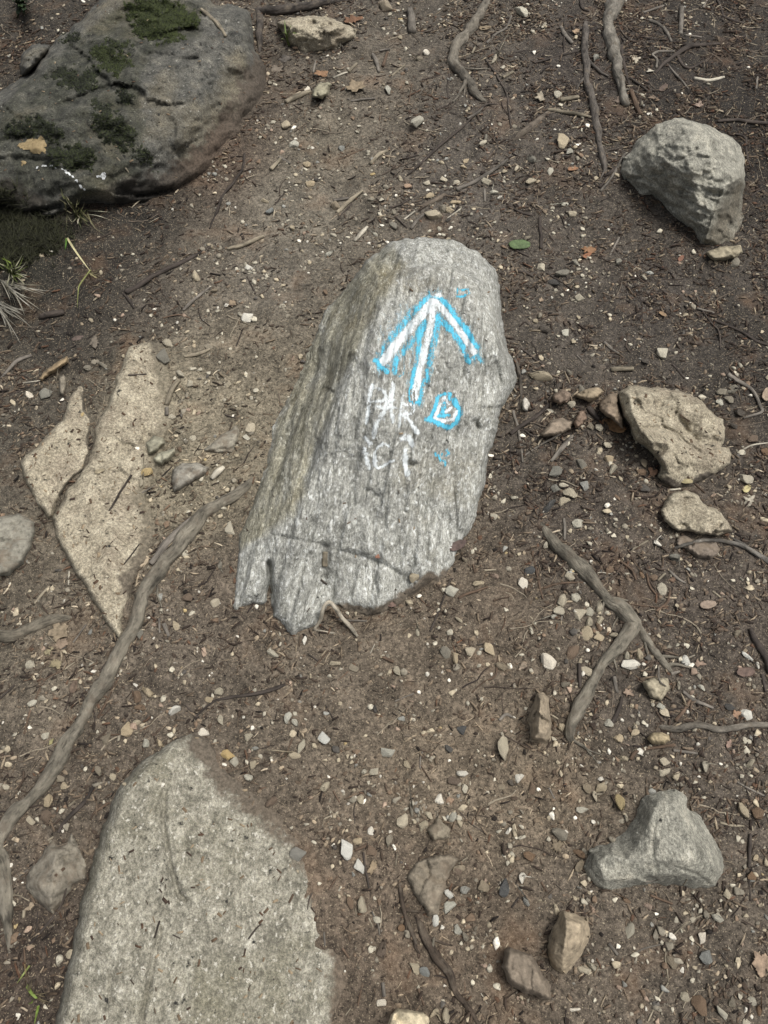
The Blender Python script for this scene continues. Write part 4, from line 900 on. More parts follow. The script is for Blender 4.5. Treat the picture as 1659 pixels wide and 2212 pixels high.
# sticks and twigs: (tile, points, radius, tone, optional hand-written label)
TONES = {'tan': alb(138, 129, 111), 'grey': alb(114, 108, 99), 'dark': alb(70, 63, 57), 'brown': alb(96, 80, 66), 'pale': alb(186, 179, 162), 'red': alb(112, 80, 60)}
STICKS = [
 ((0, 0), [(1300, 60), (1370, 120), (1430, 180), (1465, 235)], 13, 'tan', 'bare grey-tan stick resting on top of the mossy boulder'),
 ((0, 0), [(760, 1020), (820, 1100), (885, 1195)], 6, 'tan', 'thin pale twig lying on the flank of the mossy boulder'),
 ((0, 0), [(1585, 1000), (1570, 1090), (1520, 1180), (1450, 1270), (1400, 1380), (1360, 1485)], 9, 'dark', 'long curving dark rootlet on red soil below the mossy boulder'),
 ((0, 0), [(1470, 1610), (1550, 1590), (1640, 1555), (1710, 1525)], 14, 'tan', 'tan stick lying across the path below the mossy boulder'),
 ((0, 1), [(820, 240), (900, 190), (980, 140), (1050, 100), (1130, 65), (1200, 30), (1265, -8), (1400, -75)], [18, 19, 18, 17, 17, 15, 12, 7], 'dark', 'long dark stick slanting down from the path into shade'),
 ((0, 1), [(250, 392), (330, 372), (412, 362)], [16, 24, 18], 'dark', 'dark blunt wood piece lying alone in black soil'),
 ((0, 1), [(800, 245), (840, 290), (872, 342)], 10, 'dark', None), ((0, 1), [(1190, 360), (1260, 290), (1372, 190)], 10, 'grey', None), ((0, 1), [(1195, 655), (1280, 630), (1362, 603)], [10, 14, 9], 'tan', None),
 ((0, 1), [(1160, 800), (1110, 870), (1080, 962)], [16, 18, 17], 'tan', 'bone-shaped tan stick on the tan slab edge'), ((0, 1), [(830, 772), (950, 765)], 7, 'dark', None), ((0, 1), [(1080, 980), (1080, 1032)], 14, 'grey', None),
 ((0, 1), [(850, 1420), (780, 1530), (705, 1650)], 8, 'dark', None), ((0, 1), [(1050, 1430), (1165, 1310)], 6, 'dark', None), ((0, 1), [(1600, 130), (1655, 245)], 7, 'dark', None), ((0, 1), [(130, 750), (200, 740), (272, 725)], 7, 'brown', None),
 ((0, 1), [(0, 790), (60, 740), (110, 690), (205, 648)], [6, 12, 15, 10], 'grey', None), ((0, 1), [(120, 825), (220, 815), (292, 800)], 4, 'pale', None), ((0, 1), [(1370, 1442), (1410, 1400), (1452, 1370)], [16, 22, 14], 'pale', 'whitish wood chip beside the grey triangle stones'),
 ((0, 1), [(920, 1535), (1005, 1490)], 6, 'grey', None), ((0, 1), [(930, 1500), (1030, 1500)], 5, 'tan', None), ((0, 1), [(1530, 580), (1572, 480)], 5, 'dark', None), ((0, 1), [(700, 640), (752, 550)], 6, 'dark', None), ((0, 1), [(1055, 400), (1170, 385), (1285, 425)], 5, 'brown', None), ((0, 1), [(60, 900), (130, 870), (195, 845)], 6, 'dark', None),
 ((0, 1), [(365, 810), (380, 700)], 3, 'tan', None), ((0, 1), [(1460, 1030), (1530, 1055)], 6, 'dark', None),
 ((0, 2), [(980, 330), (1060, 230), (1140, 130), (1245, 35)], [20, 26, 25, 12], 'grey', 'broad grey-brown wood splinter lying against the long root'), ((0, 2), [(800, 342), (850, 280), (902, 208)], 5, 'dark', None), ((0, 2), [(220, 590), (260, 540), (312, 490)], 9, 'tan', None), ((0, 2), [(445, 380), (445, 472)], 8, 'pale', None),
 ((0, 2), [(635, 1335), (700, 1200), (765, 1070)], 9, 'brown', None), ((0, 2), [(650, 1032), (692, 968)], 8, 'dark', None), ((0, 2), [(-10, 1215), (92, 1118)], 8, 'dark', None), ((0, 2), [(482, 973), (410, 1030)], 7, 'tan', None), ((0, 2), [(410, 1030), (300, 1080), (240, 1165)], 5, 'brown', None),
 ((0, 2), [(1030, 688), (1035, 782)], 10, 'grey', None), ((0, 2), [(1060, 720), (1092, 802)], 15, 'grey', None), ((0, 2), [(500, 1310), (562, 1357)], 8, 'pale', None), ((0, 2), [(160, 1440), (200, 1280), (292, 1078)], 6, 'brown', None), ((0, 2), [(1255, 1335), (1380, 1230), (1490, 1200), (1659, 1178), (1760, 1150), (1890, 1108)], [6, 8, 10, 12, 14, 8], 'dark', 'dark scaly twig lying above the granite slab'),
 ((0, 2), [(470, 842), (562, 733)], 6, 'grey', None), ((0, 2), [(760, 160), (822, 207)], 6, 'tan', None), ((0, 2), [(1030, 50), (1028, 125)], 6, 'tan', None), ((0, 2), [(1200, 1250), (1290, 1340)], 6, 'dark', None), ((0, 2), [(670, 1445), (830, 1440)], 8, 'brown', None),
 ((1, 0), [(1000, 50), (1005, 120), (1012, 202)], [18, 26, 27], 'grey', 'stout blunt stick standing out beside the snaking root'), ((1, 0), [(758, 350), (780, 400), (797, 465)], 15, 'grey', None), ((1, 0), [(195, 662), (270, 622), (352, 585)], 20, 'tan', 'short round tan stick below the orange curled leaf'),
 ((1, 0), [(500, 507), (550, 485), (592, 470)], 8, 'pale', None), ((1, 0), [(600, 462), (652, 415)], 14, 'tan', None), ((1, 0), [(528, 1372), (600, 1310), (692, 1240)], 14, 'tan', 'straight tan stick, longer of two crossing on the stony path'), ((1, 0), [(505, 1302), (602, 1285)], 12, 'grey', None), ((1, 0), [(530, 1420), (620, 1322)], 7, 'dark', None),
 ((1, 0), [(95, 1092), (162, 1030)], 17, 'tan', None), ((1, 0), [(148, 1018), (222, 1057)], 12, 'grey', None), ((1, 0), [(740, 1062), (800, 1000), (855, 970)], [12, 14, 9], 'tan', None), ((1, 0), [(880, 492), (962, 423)], 9, 'tan', None), ((1, 0), [(615, 657), (690, 645), (772, 638)], 8, 'grey', None),
 ((1, 0), [(1300, 1228), (1400, 1180), (1500, 1120), (1600, 1060), (1655, 1005)], [14, 14, 12, 10, 7], 'grey', 'long grey stick above the arrow stone pointing to the faceted boulder'), ((1, 0), [(1000, 1485), (1060, 1410), (1135, 1370)], 11, 'grey', None),
 ((1, 0), [(980, 1135), (1080, 1050), (1180, 950), (1300, 860), (1400, 760), (1480, 690), (1562, 675)], [5, 9, 10, 7, 7, 8, 5], 'dark', 'very long thin dark rootlet crossing the path to the snaking root'), ((1, 0), [(1370, 765), (1430, 735), (1480, 690)], 9, 'grey', None), ((1, 0), [(860, 1342), (950, 1320), (1042, 1265)], 7, 'dark', None), ((1, 0), [(1498, 275), (1560, 220), (1620, 180), (1655, 105)], 9, 'grey', None),
 ((1, 0), [(1250, 480), (1240, 580), (1245, 642)], 5, 'dark', None), ((1, 0), [(1480, 370), (1550, 480), (1620, 600), (1640, 720), (1652, 832)], 6, 'dark', None), ((1, 0), [(640, 1562), (690, 1500), (722, 1470)], [10, 16, 9], 'pale', None), ((1, 0), [(908, 1408), (975, 1472)], 9, 'dark', None), ((1, 0), [(1480, 1218), (1485, 1302)], 10, 'grey', None), ((1, 0), [(845, 1052), (950, 1030), (1052, 1000)], 5, 'dark', None),
 ((1, 0), [(530, 1030), (610, 1000), (700, 960)], 4, 'brown', None), ((1, 0), [(1240, 1420), (1330, 1350)], 7, 'pale', None), ((1, 0), [(1420, 300), (1400, 350)], 9, 'tan', None), ((1, 0), [(370, 470), (385, 395)], 9, 'grey', None), ((1, 0), [(800, 330), (870, 320)], 8, 'grey', None), ((1, 0), [(820, 430), (850, 340)], 11, 'brown', None), ((1, 0), [(1600, 500), (1665, 465)], 12, 'tan', None), ((1, 0), [(120, 1330), (200, 1230)], 4, 'dark', None), ((1, 0), [(295, 1130), (300, 1080)], 7, 'grey', None), ((1, 0), [(990, 680), (1010, 550)], 4, 'brown', None), ((1, 0), [(960, 1420), (1030, 1370)], 6, 'pale', None), ((1, 0), [(-20, 1555), (50, 1525)], 12, 'tan', None),
 ((2, 0), [(928, 472), (1000, 400), (1080, 340), (1150, 300), (1250, 290), (1342, 284)], [8, 14, 16, 18, 14, 9], 'dark', 'dark crooked branch above the faceted boulder'), ((2, 0), [(888, 130), (950, 150), (1000, 200), (1032, 272)], 12, 'grey', None), ((2, 0), [(1100, 48), (1095, 130), (1090, 222)], 16, 'grey', 'straight upright grey stick in dark litter near the frame top'), ((2, 0), [(850, 82), (930, 60), (1002, 28)], [7, 10, 8], 'grey', None),
 ((2, 0), [(938, 440), (935, 390), (910, 360), (960, 335), (1052, 330)], 9, 'grey', None), ((2, 0), [(1070, 360), (1110, 420), (1160, 440), (1232, 400)], 10, 'dark', None), ((2, 0), [(1000, 400), (1050, 470), (1100, 520), (1142, 572)], 7, 'grey', None), ((2, 0), [(1180, 515), (1280, 515), (1372, 506)], 12, 'pale', 'bright pale wood splinter in dark litter behind the faceted boulder'),
 ((2, 0), [(1330, 0), (1360, 60), (1372, 132)], 9, 'dark', None), ((2, 0), [(1365, 98), (1430, 130), (1502, 152)], 11, 'dark', None), ((2, 0), [(1330, 785), (1450, 780), (1560, 790), (1720, 796)], [9, 13, 13, 13], 'dark', 'dark straight branch just behind the faceted boulder'), ((2, 0), [(1445, 870), (1510, 900), (1520, 1000), (1545, 1085)], 9, 'dark', None),
 ((2, 0), [(238, 710), (330, 725), (420, 740), (512, 765)], 14, 'tan', 'tan stick propped against the thin dark root'), ((2, 0), [(312, 655), (370, 642), (432, 628)], [15, 17, 13], 'tan', None), ((2, 0), [(318, 170), (350, 230), (392, 277)], 14, 'grey', None), ((2, 0), [(340, 130), (335, 250), (340, 352)], 5, 'dark', None), ((2, 0), [(770, 590), (800, 680), (828, 745)], 16, 'brown', None), ((2, 0), [(705, 290), (735, 450), (762, 562)], 12, 'dark', None),
 ((2, 0), [(568, 1205), (640, 1120), (700, 1050), (772, 978)], 12, 'dark', None), ((2, 0), [(578, 1235), (650, 1140), (735, 998)], 9, 'grey', None), ((2, 0), [(455, 936), (560, 940), (650, 930), (722, 908)], 4, 'tan', None), ((2, 0), [(140, 415), (250, 380), (350, 350), (435, 328)], 8, 'dark', None), ((2, 0), [(750, 480), (820, 550), (882, 592)], 8, 'dark', None), ((2, 0), [(590, 592), (662, 488)], 6, 'dark', None), ((2, 0), [(700, 200), (760, 260), (830, 290)], 6, 'dark', None), ((2, 0), [(440, 0), (455, 60), (500, 75)], 8, 'dark', None), ((2, 0), [(240, 1470), (310, 1400), (350, 1480)], 5, 'dark', None), ((2, 0), [(180, 1410), (185, 1500), (195, 1610)], 12, 'dark', None), ((2, 0), [(635, 1650), (695, 1540)], 9, 'grey', None), ((2, 0), [(-10, 1340), (60, 1370), (140, 1395)], 9, 'dark', None), ((2, 0), [(110, 1660), (30, 1620)], 7, 'dark', None), ((2, 0), [(1580, 580), (1590, 500)], 8, 'grey', None), ((2, 0), [(1410, 270), (1470, 230)], 11, 'brown', None), ((2, 0), [(1120, 230), (1230, 240)], 10, 'grey', None), ((2, 0), [(830, 245), (930, 255), (1000, 260)], 7, 'dark', None), ((2, 0), [(1240, 50), (1270, -10)], 9, 'grey', None), ((2, 0), [(1510, 1310), (1580, 1250), (1640, 1220)], 5, 'dark', None),
 ((2, 1), [(1308, 415), (1400, 450), (1500, 500), (1600, 555), (1720, 585)], 10, 'dark', 'long dark stick on open soil above the flat tan rock'), ((2, 1), [(1150, 260), (1220, 340), (1290, 430), (1340, 490), (1352, 602)], 6, 'dark', None), ((2, 1), [(598, 560), (650, 600), (692, 632)], 11, 'grey', None), ((2, 1), [(640, 742), (700, 740), (785, 733)], 17, 'tan', None),
 ((2, 1), [(1400, 770), (1460, 810), (1540, 860), (1580, 910), (1610, 970), (1610, 1020), (1500, 1052)], [18, 16, 12, 12, 11, 10, 7], 'grey', 'hooked grey rootlet curling round beyond the flat tan rock'), ((2, 1), [(240, 960), (150, 1050), (60, 1100), (-15, 1152)], [12, 14, 15, 15], 'dark', 'dark stick leading from the stone cluster to the arrow stone'), ((2, 1), [(10, 1000), (40, 1120), (72, 1335)], 10, 'grey', None), ((2, 1), [(392, 1160), (330, 1240), (250, 1335)], 17, 'grey', None), ((2, 1), [(312, 1150), (190, 1220), (80, 1292)], 8, 'grey', None),
 ((2, 1), [(15, 92), (90, 110), (145, 137)], 9, 'dark', None), ((2, 1), [(225, 108), (290, 150), (405, 222)], 6, 'dark', None), ((2, 1), [(1200, 340), (1312, 367)], 9, 'grey', None), ((2, 1), [(60, 600), (130, 660), (205, 712)], 6, 'dark', None), ((2, 1), [(590, 750), (640, 700), (662, 618)], 5, 'dark', None), ((2, 1), [(1140, 1430), (1190, 1480), (1255, 1535)], 8, 'brown', None), ((2, 1), [(980, 963), (1042, 992)], 10, 'tan', None), ((2, 1), [(1090, 1030), (1152, 1072)], 7, 'brown', None), ((2, 1), [(1468, 1272), (1550, 1230), (1665, 1213)], 6, 'pale', None), ((2, 1), [(420, 640), (475, 700)], 6, 'grey', None), ((2, 1), [(490, 980), (520, 1010), (570, 1060)], 20, 'dark', None), ((2, 1), [(80, 1120), (130, 1160), (180, 1170)], 7, 'dark', None), ((2, 1), [(200, 650), (260, 690)], 5, 'grey', None), ((2, 1), [(620, 1130), (560, 1060)], 7, 'red', None), ((2, 1), [(1040, 700), (1120, 790)], 8, 'dark', None), ((2, 1), [(1020, 1520), (1090, 1512)], 8, 'pale', None),
 ((2, 2), [(340, 40), (345, 110), (340, 182)], 10, 'grey', None), ((2, 2), [(130, 270), (160, 380), (180, 480), (202, 562)], 8, 'brown', None), ((2, 2), [(700, 320), (770, 370), (802, 442)], 9, 'brown', None), ((2, 2), [(1018, 378), (1070, 430), (1122, 462)], 10, 'grey', None), ((2, 2), [(1545, 755), (1590, 860), (1640, 960), (1680, 1040)], [14, 20, 20, 20], 'dark', 'thick dark stick lying at the far side of the forked root'), ((2, 2), [(1620, 1050), (1642, 1165)], 12, 'dark', None),
 ((2, 2), [(1058, 1352), (1110, 1290), (1162, 1198)], 12, 'brown', None), ((2, 2), [(1105, 1170), (1200, 1230), (1302, 1272)], 13, 'grey', None), ((2, 2), [(660, 1070), (682, 1172)], 14, 'grey', None), ((2, 2), [(640, 1382), (690, 1290), (712, 1198)], 14, 'dark', None), ((2, 2), [(768, 1605), (800, 1560), (900, 1530), (1062, 1508)], 12, 'brown', 'brown twig bent at its end below the yellowish oval stone'), ((2, 2), [(1050, 1540), (1205, 1562)], 12, 'grey', None), ((2, 2), [(435, 978), (440, 1060), (440, 1142)], 14, 'dark', None), ((2, 2), [(780, 242), (882, 184)], 8, 'tan', None),
 ((2, 2), [(935, 642), (1000, 590), (1022, 508)], 10, 'brown', None), ((2, 2), [(548, 992), (592, 918)], 8, 'tan', None), ((2, 2), [(450, 408), (520, 398), (580, 390), (640, 398), (702, 398)], 4, 'pale', 'fine whitish rootlet lying across the forked root'), ((2, 2), [(870, 400), (890, 480), (935, 542)], 8, 'brown', None), ((2, 2), [(610, 980), (662, 1037)], 8, 'dark', None), ((2, 2), [(200, 490), (330, 460), (460, 460)], 9, 'brown', None), ((2, 2), [(940, 450), (990, 400)], 9, 'tan', None), ((2, 2), [(1300, 510), (1352, 552)], 7, 'tan', None), ((2, 2), [(250, 1310), (300, 1340)], 7, 'tan', None), ((2, 2), [(1140, 270), (1210, 330)], 8, 'tan', None), ((2, 2), [(320, 700), (335, 640)], 9, 'grey', None), ((2, 2), [(540, 780), (610, 730)], 8, 'brown', None), ((2, 2), [(1030, 1050), (1090, 1030)], 12, 'grey', None), ((2, 2), [(750, 590), (870, 610), (950, 620)], 5, 'brown', None), ((2, 2), [(950, 1000), (955, 1090), (1000, 1130)], 6, 'grey', None), ((2, 2), [(1400, 30), (1470, 60)], 9, 'brown', None), ((2, 2), [(500, 1130), (590, 1180)], 5, 'brown', None), ((2, 2), [(260, 1450), (340, 1445)], 6, 'brown', None),
 ((1, 2), [(1130, 772), (1180, 650), (1230, 520), (1262, 428)], 7, 'dark', 'long thin dark twig standing off the end of the arrow stone'), ((1, 2), [(1308, 557), (1400, 520), (1502, 488)], 10, 'brown', None), ((1, 2), [(900, 500), (972, 532)], 6, 'dark', None), ((1, 2), [(820, 940), (892, 972)], 12, 'brown', None), ((1, 2), [(380, 1002), (472, 898)], 7, 'brown', None), ((1, 2), [(340, 918), (402, 962)], 7, 'dark', None), ((1, 2), [(1400, 1172), (1480, 1100), (1550, 1060), (1567, 938)], 6, 'brown', None), ((1, 2), [(900, 1227), (1022, 1178)], 5, 'grey', None),
 ((1, 2), [(1065, 1662), (1065, 1600), (1082, 1538)], 6, 'grey', None), ((1, 2), [(990, 1318), (992, 1412)], 6, 'brown', None), ((1, 2), [(1575, 1350), (1620, 1310), (1665, 1332)], 11, 'grey', None), ((1, 2), [(590, 77), (650, 38)], 5, 'brown', None), ((1, 2), [(740, 917), (768, 858)], 4, 'pale', None), ((1, 2), [(450, 262), (448, 352)], [18, 19], 'tan', 'smooth tan wood chip lying in a dip of the arrow stone'), ((1, 2), [(1540, 572), (1645, 548)], 6, 'brown', None), ((1, 2), [(420, 440), (460, 470)], 9, 'dark', None), ((1, 2), [(530, 700), (720, 705)], 9, 'grey', None), ((1, 2), [(450, 1250), (500, 1340)], 6, 'dark', None), ((1, 2), [(830, 700), (860, 640)], 6, 'brown', None), ((1, 2), [(1300, 850), (1345, 825)], 6, 'red', None), ((1, 2), [(1430, 860), (1555, 855)], 6, 'dark', None), ((1, 2), [(1480, 380), (1555, 375)], 6, 'tan', None), ((1, 2), [(840, 1385), (890, 1350)], 6, 'tan', None), ((1, 2), [(1445, 1330), (1450, 1250)], 5, 'brown', None), ((1, 2), [(1405, 340), (1420, 395)], 8, 'brown', None), ((1, 2), [(190, 1590), (235, 1470)], 9, 'brown', None), ((1, 2), [(30, 700), (55, 660)], 8, 'brown', None),
 ((2, 3), [(1362, 920), (1200, 970), (1090, 1040), (1020, 1120), (990, 1220), (1000, 1300), (1012, 1385)], 6, 'tan', 'long curving straw-like rootlet below the three-cornered stone'), ((2, 3), [(1012, 1390), (950, 1500), (885, 1640)], 6, 'tan', None), ((2, 3), [(628, 1138), (684, 1212)], 11, 'grey', None), ((2, 3), [(1350, 350), (1420, 370), (1505, 375)], 9, 'tan', None), ((2, 3), [(1552, 430), (1530, 642)], 12, 'dark', None), ((2, 3), [(770, 1212), (850, 1170), (975, 1138)], 6, 'grey', None), ((2, 3), [(1450, 85), (1560, 140), (1655, 187)], 8, 'grey', None), ((2, 3), [(410, 290), (462, 402)], 8, 'brown', None), ((2, 3), [(900, 825), (1042, 882)], 9, 'brown', None), ((2, 3), [(1530, 700), (1542, 862)], 9, 'dark', None), ((2, 3), [(-5, 905), (42, 840)], 8, 'dark', None), ((2, 3), [(630, 40), (662, 112)], 7, 'brown', None), ((2, 3), [(860, 740), (920, 730), (960, 720)], 6, 'grey', None), ((2, 3), [(1110, 760), (1135, 720)], 6, 'tan', None), ((2, 3), [(190, 740), (225, 800)], 9, 'brown', None), ((2, 3), [(890, 110), (980, 90)], 7, 'brown', None), ((2, 3), [(1345, 1190), (1400, 1260)], 5, 'dark', None), ((2, 3), [(240, 130), (275, 200)], 8, 'grey', None),
 ((1, 3), [(695, 548), (710, 660), (732, 792)], 9, 'dark', 'dark straight twig by the bright crumbly stone'), ((1, 3), [(750, 930), (790, 1010), (802, 1082)], 6, 'grey', None), ((1, 3), [(730, 970), (757, 1032)], 6, 'tan', None), ((1, 3), [(440, 1050), (446, 1152)], 9, 'grey', None), ((1, 3), [(560, 1168), (602, 1232)], 9, 'brown', None), ((1, 3), [(213, 872), (242, 818)], 9, 'brown', None), ((1, 3), [(380, 780), (345, 850), (335, 917)], 5, 'dark', None), ((1, 3), [(820, 1388), (832, 1482)], 14, 'grey', None), ((1, 3), [(500, 148), (542, 222)], 6, 'brown', None), ((1, 3), [(640, 362), (635, 270), (652, 198)], 4, 'dark', None), ((1, 3), [(1320, 288), (1380, 350), (1485, 422)], 4, 'dark', None), ((1, 3), [(660, 1542), (682, 1438)], 7, 'brown', None), ((1, 3), [(580, 1602), (612, 1558)], 5, 'tan', None), ((1, 3), [(470, 790), (530, 700)], 6, 'brown', None), ((1, 3), [(905, 630), (915, 560)], 6, 'tan', None), ((1, 3), [(640, 530), (720, 500)], 12, 'brown', None), ((1, 3), [(1310, 620), (1370, 580)], 7, 'tan', None), ((1, 3), [(1050, 1430), (1090, 1540)], 9, 'brown', None), ((1, 3), [(645, 910), (650, 960)], 5, 'tan', None), ((1, 3), [(1300, 890), (1350, 885)], 8, 'brown', None), ((1, 3), [(440, 330), (520, 295)], 6, 'tan', None), ((1, 3), [(1060, -30), (1140, 90)], 5, 'brown', None), ((1, 3), [(1460, 1460), (1500, 1530)], 4, 'pale', None),
 ((0, 3), [(378, 422), (450, 320), (550, 210), (632, 88)], [10, 14, 14, 11], 'dark', 'dark smooth twig beside the diamond stone'), ((0, 3), [(430, 780), (390, 900), (300, 1020), (195, 1145)], [6, 8, 9, 8], 'dark', 'long dark twig running off the tip of the diamond stone'), ((0, 3), [(360, 697), (418, 648)], 10, 'brown', None), ((0, 3), [(247, 930), (240, 1062)], 6, 'dark', None), ((0, 3), [(160, 1170), (165, 1300), (187, 1372)], 6, 'brown', None), ((0, 3), [(38, 832), (120, 825), (192, 862)], 4, 'tan', None), ((0, 3), [(1610, 1107), (1659, 1040), (1690, 1012)], 6, 'dark', None), ((0, 3), [(120, 702), (205, 638)], 4, 'grey', None), ((0, 3), [(600, 300), (680, 240), (710, 225)], 9, 'brown', None), ((0, 3), [(450, 250), (485, 215)], 9, 'tan', None), ((0, 3), [(150, 970), (155, 920)], 12, 'tan', None), ((0, 3), [(115, 170), (130, 150)], 8, 'pale', None), ((0, 3), [(310, 470), (345, 445)], 9, 'tan', None), ((0, 3), [(1120, 1080), (1170, 1105)], 5, 'dark', None), ((0, 3), [(1000, 1100), (1035, 990)], 7, 'dark', None), ((0, 3), [(970, 290), (985, 265)], 5, 'tan', None)]

# ------------------------------------------------------------------ naming places for labels
MARKS = {}
for rk in ROCKS:
    if rk['mark']: MARKS[rk['mark']] = rk['px']
for wd_ in WOODS:
    if wd_['mark']: MARKS[wd_['mark']] = resample(wd_['px'], 12) if len(wd_['px']) > 1 else wd_['px']
MK = list(MARKS)
ROCKMARK = {rk['mark'] for rk in ROCKS if rk['mark']}
def near_marks(px, py):
    q = np.array([[px, py]], float); r = []
    for k in MK:
        ins = k in ROCKMARK and bool(inside(MARKS[k], q)[0])
        d = 0.0 if ins else float(np.hypot(*(MARKS[k] - q).T).min())
        r.append((d, k, ins))
    return sorted(r)
ORD = ['', 'second', 'third', 'fourth', 'fifth', 'sixth', 'seventh', 'eighth', 'ninth', 'tenth', 'eleventh', 'twelfth', 'thirteenth', 'fourteenth', 'fifteenth', 'sixteenth']
def give_labels(items):
    """items: dicts with obj, x, y, desc ('pale angular pebble'). Each gets a label of its own."""
    groups = {}
    for it in items:
        nm = near_marks(it['x'], it['y'])
        d, k, ins = nm[0]
        it['d'] = d
        it['place'] = ('on' if ins else 'off', k, nm[1][1])
        it['key'] = (it['desc'],) + it['place']
        if ins: it['d'] = nm[1][0]
        groups.setdefault(it['key'], []).append(it)
    for key, g in groups.items():
        desc, how, a, b = key
        g.sort(key=lambda t: t['d'])
        for i, it in enumerate(g):
            o = ORD[i] if i < len(ORD) else 'outermost'
            pre = '' if len(g) == 1 else ('first ' if i == 0 else o + ' ')
            if how == 'on': s_ = f'{pre}{desc} on the {a}, from the {b}' if pre else f'{desc} on the {a} towards the {b}'
            else: s_ = f'{pre}{desc} from the {a} towards the {b}' if pre else f'{desc} beside the {a} towards the {b}'
            it['obj']['label'] = s_

ADJ = {'tan': 'tan', 'grey': 'grey', 'dark': 'dark', 'brown': 'brown', 'pale': 'pale', 'red': 'reddish'}
auto = []
for (c_, r_), pts, rad, tone, lab in STICKS:
    pp = T(c_, r_, pts)
    rm = np.mean(rad) / 3
    L = sum(math.dist(pp[i], pp[i + 1]) for i in range(len(pp) - 1))
    base = TONES[tone]
    k = random.uniform(.85, 1.12)
    thick = rm > 4.2
    nm = 'stick' if thick else 'twig'
    r3 = [x / 3 for x in rad] if hasattr(rad, '__len__') else [rad / 3 * random.uniform(.85, 1.0)] + [rad / 3] * (len(pts) - 2) + [rad / 3 * random.uniform(.6, .95)]
    o = wood(nm, lab, nm, [(pp, r3)], tuple(x * k for x in base[:3]) + (1,), .8 if thick else .7, m_wood, 7 if rm > 3 else 5, .16 if L < 60 else .35, group='sticks and twigs scattered on the ground', flat=.8)
    if not lab:
        mid = pp[len(pp) // 2] if len(pp) > 2 else ((pp[0][0] + pp[1][0]) / 2, (pp[0][1] + pp[1][1]) / 2)
        size = 'long' if L > 110 else ('short' if L < 45 else 'mid-length')
        bend = 'bent' if len(pts) > 2 and abs(math.atan2(pp[1][1] - pp[0][1], pp[1][0] - pp[0][0]) - math.atan2(pp[-1][1] - pp[-2][1], pp[-1][0] - pp[-2][0])) > .35 else 'straight'
        auto.append(dict(obj=o, x=mid[0], y=mid[1], desc=f'{size} {bend} {ADJ[tone]} {nm}'))
give_labels(auto)

# ------------------------------------------------------------------ pebbles
def pebble_mesh(name, seed, pts=14, ang=1.0):
    r = random.Random(seed)
    bm = bmesh.new()
    for _ in range(pts):
        v = Vector((r.gauss(0, 1), r.gauss(0, 1), r.gauss(0, 1))).normalized()
        bm.verts.new(v * r.uniform(.8, 1.05))
    res = bmesh.ops.convex_hull(bm, input=bm.verts[:])
    bmesh.ops.delete(bm, geom=[g for g in res['geom_interior'] if isinstance(g, bmesh.types.BMVert)], context='VERTS')
    bmesh.ops.dissolve_limit(bm, angle_limit=R(14), verts=bm.verts[:], edges=bm.edges[:])
    bmesh.ops.bevel(bm, geom=bm.edges[:], offset=.09 + .14 * (1 - ang), segments=2, profile=.6, affect='EDGES')
    bmesh.ops.triangulate(bm, faces=bm.faces[:])
    bmesh.ops.subdivide_edges(bm, edges=bm.edges[:], cuts=1)
    for v in bm.verts:
        n = float(fbm(v.co.x * 1.7 + seed, v.co.y * 1.7, v.co.z * 1.7, 3, seed))
        v.co *= 1 + .07 * n
    me = bpy.data.meshes.new(name); bm.to_mesh(me); bm.free()
    me.polygons.foreach_set('use_smooth', np.ones(len(me.polygons), bool))
    me.materials.append(m_small)
    return me
SHAPES = [(pebble_mesh('pebble', 40 + i, 11 + i % 6, 1.0 if i % 3 else .2), 'rounded' if i % 3 == 0 else 'angular') for i in range(24)]
PC = {'w': ('white', (226, 220, 204)), 'p': ('pale grey', (184, 177, 158)), 'g': ('grey', (136, 129, 114)), 'b': ('blue-grey', (142, 141, 133)), 't': ('tan', (176, 164, 140)), 'o': ('ochre', (182, 162, 120)),
      'n': ('brown', (122, 104, 86)), 'd': ('dark grey', (88, 84, 78)), 'k': ('pinkish', (160, 140, 122))}
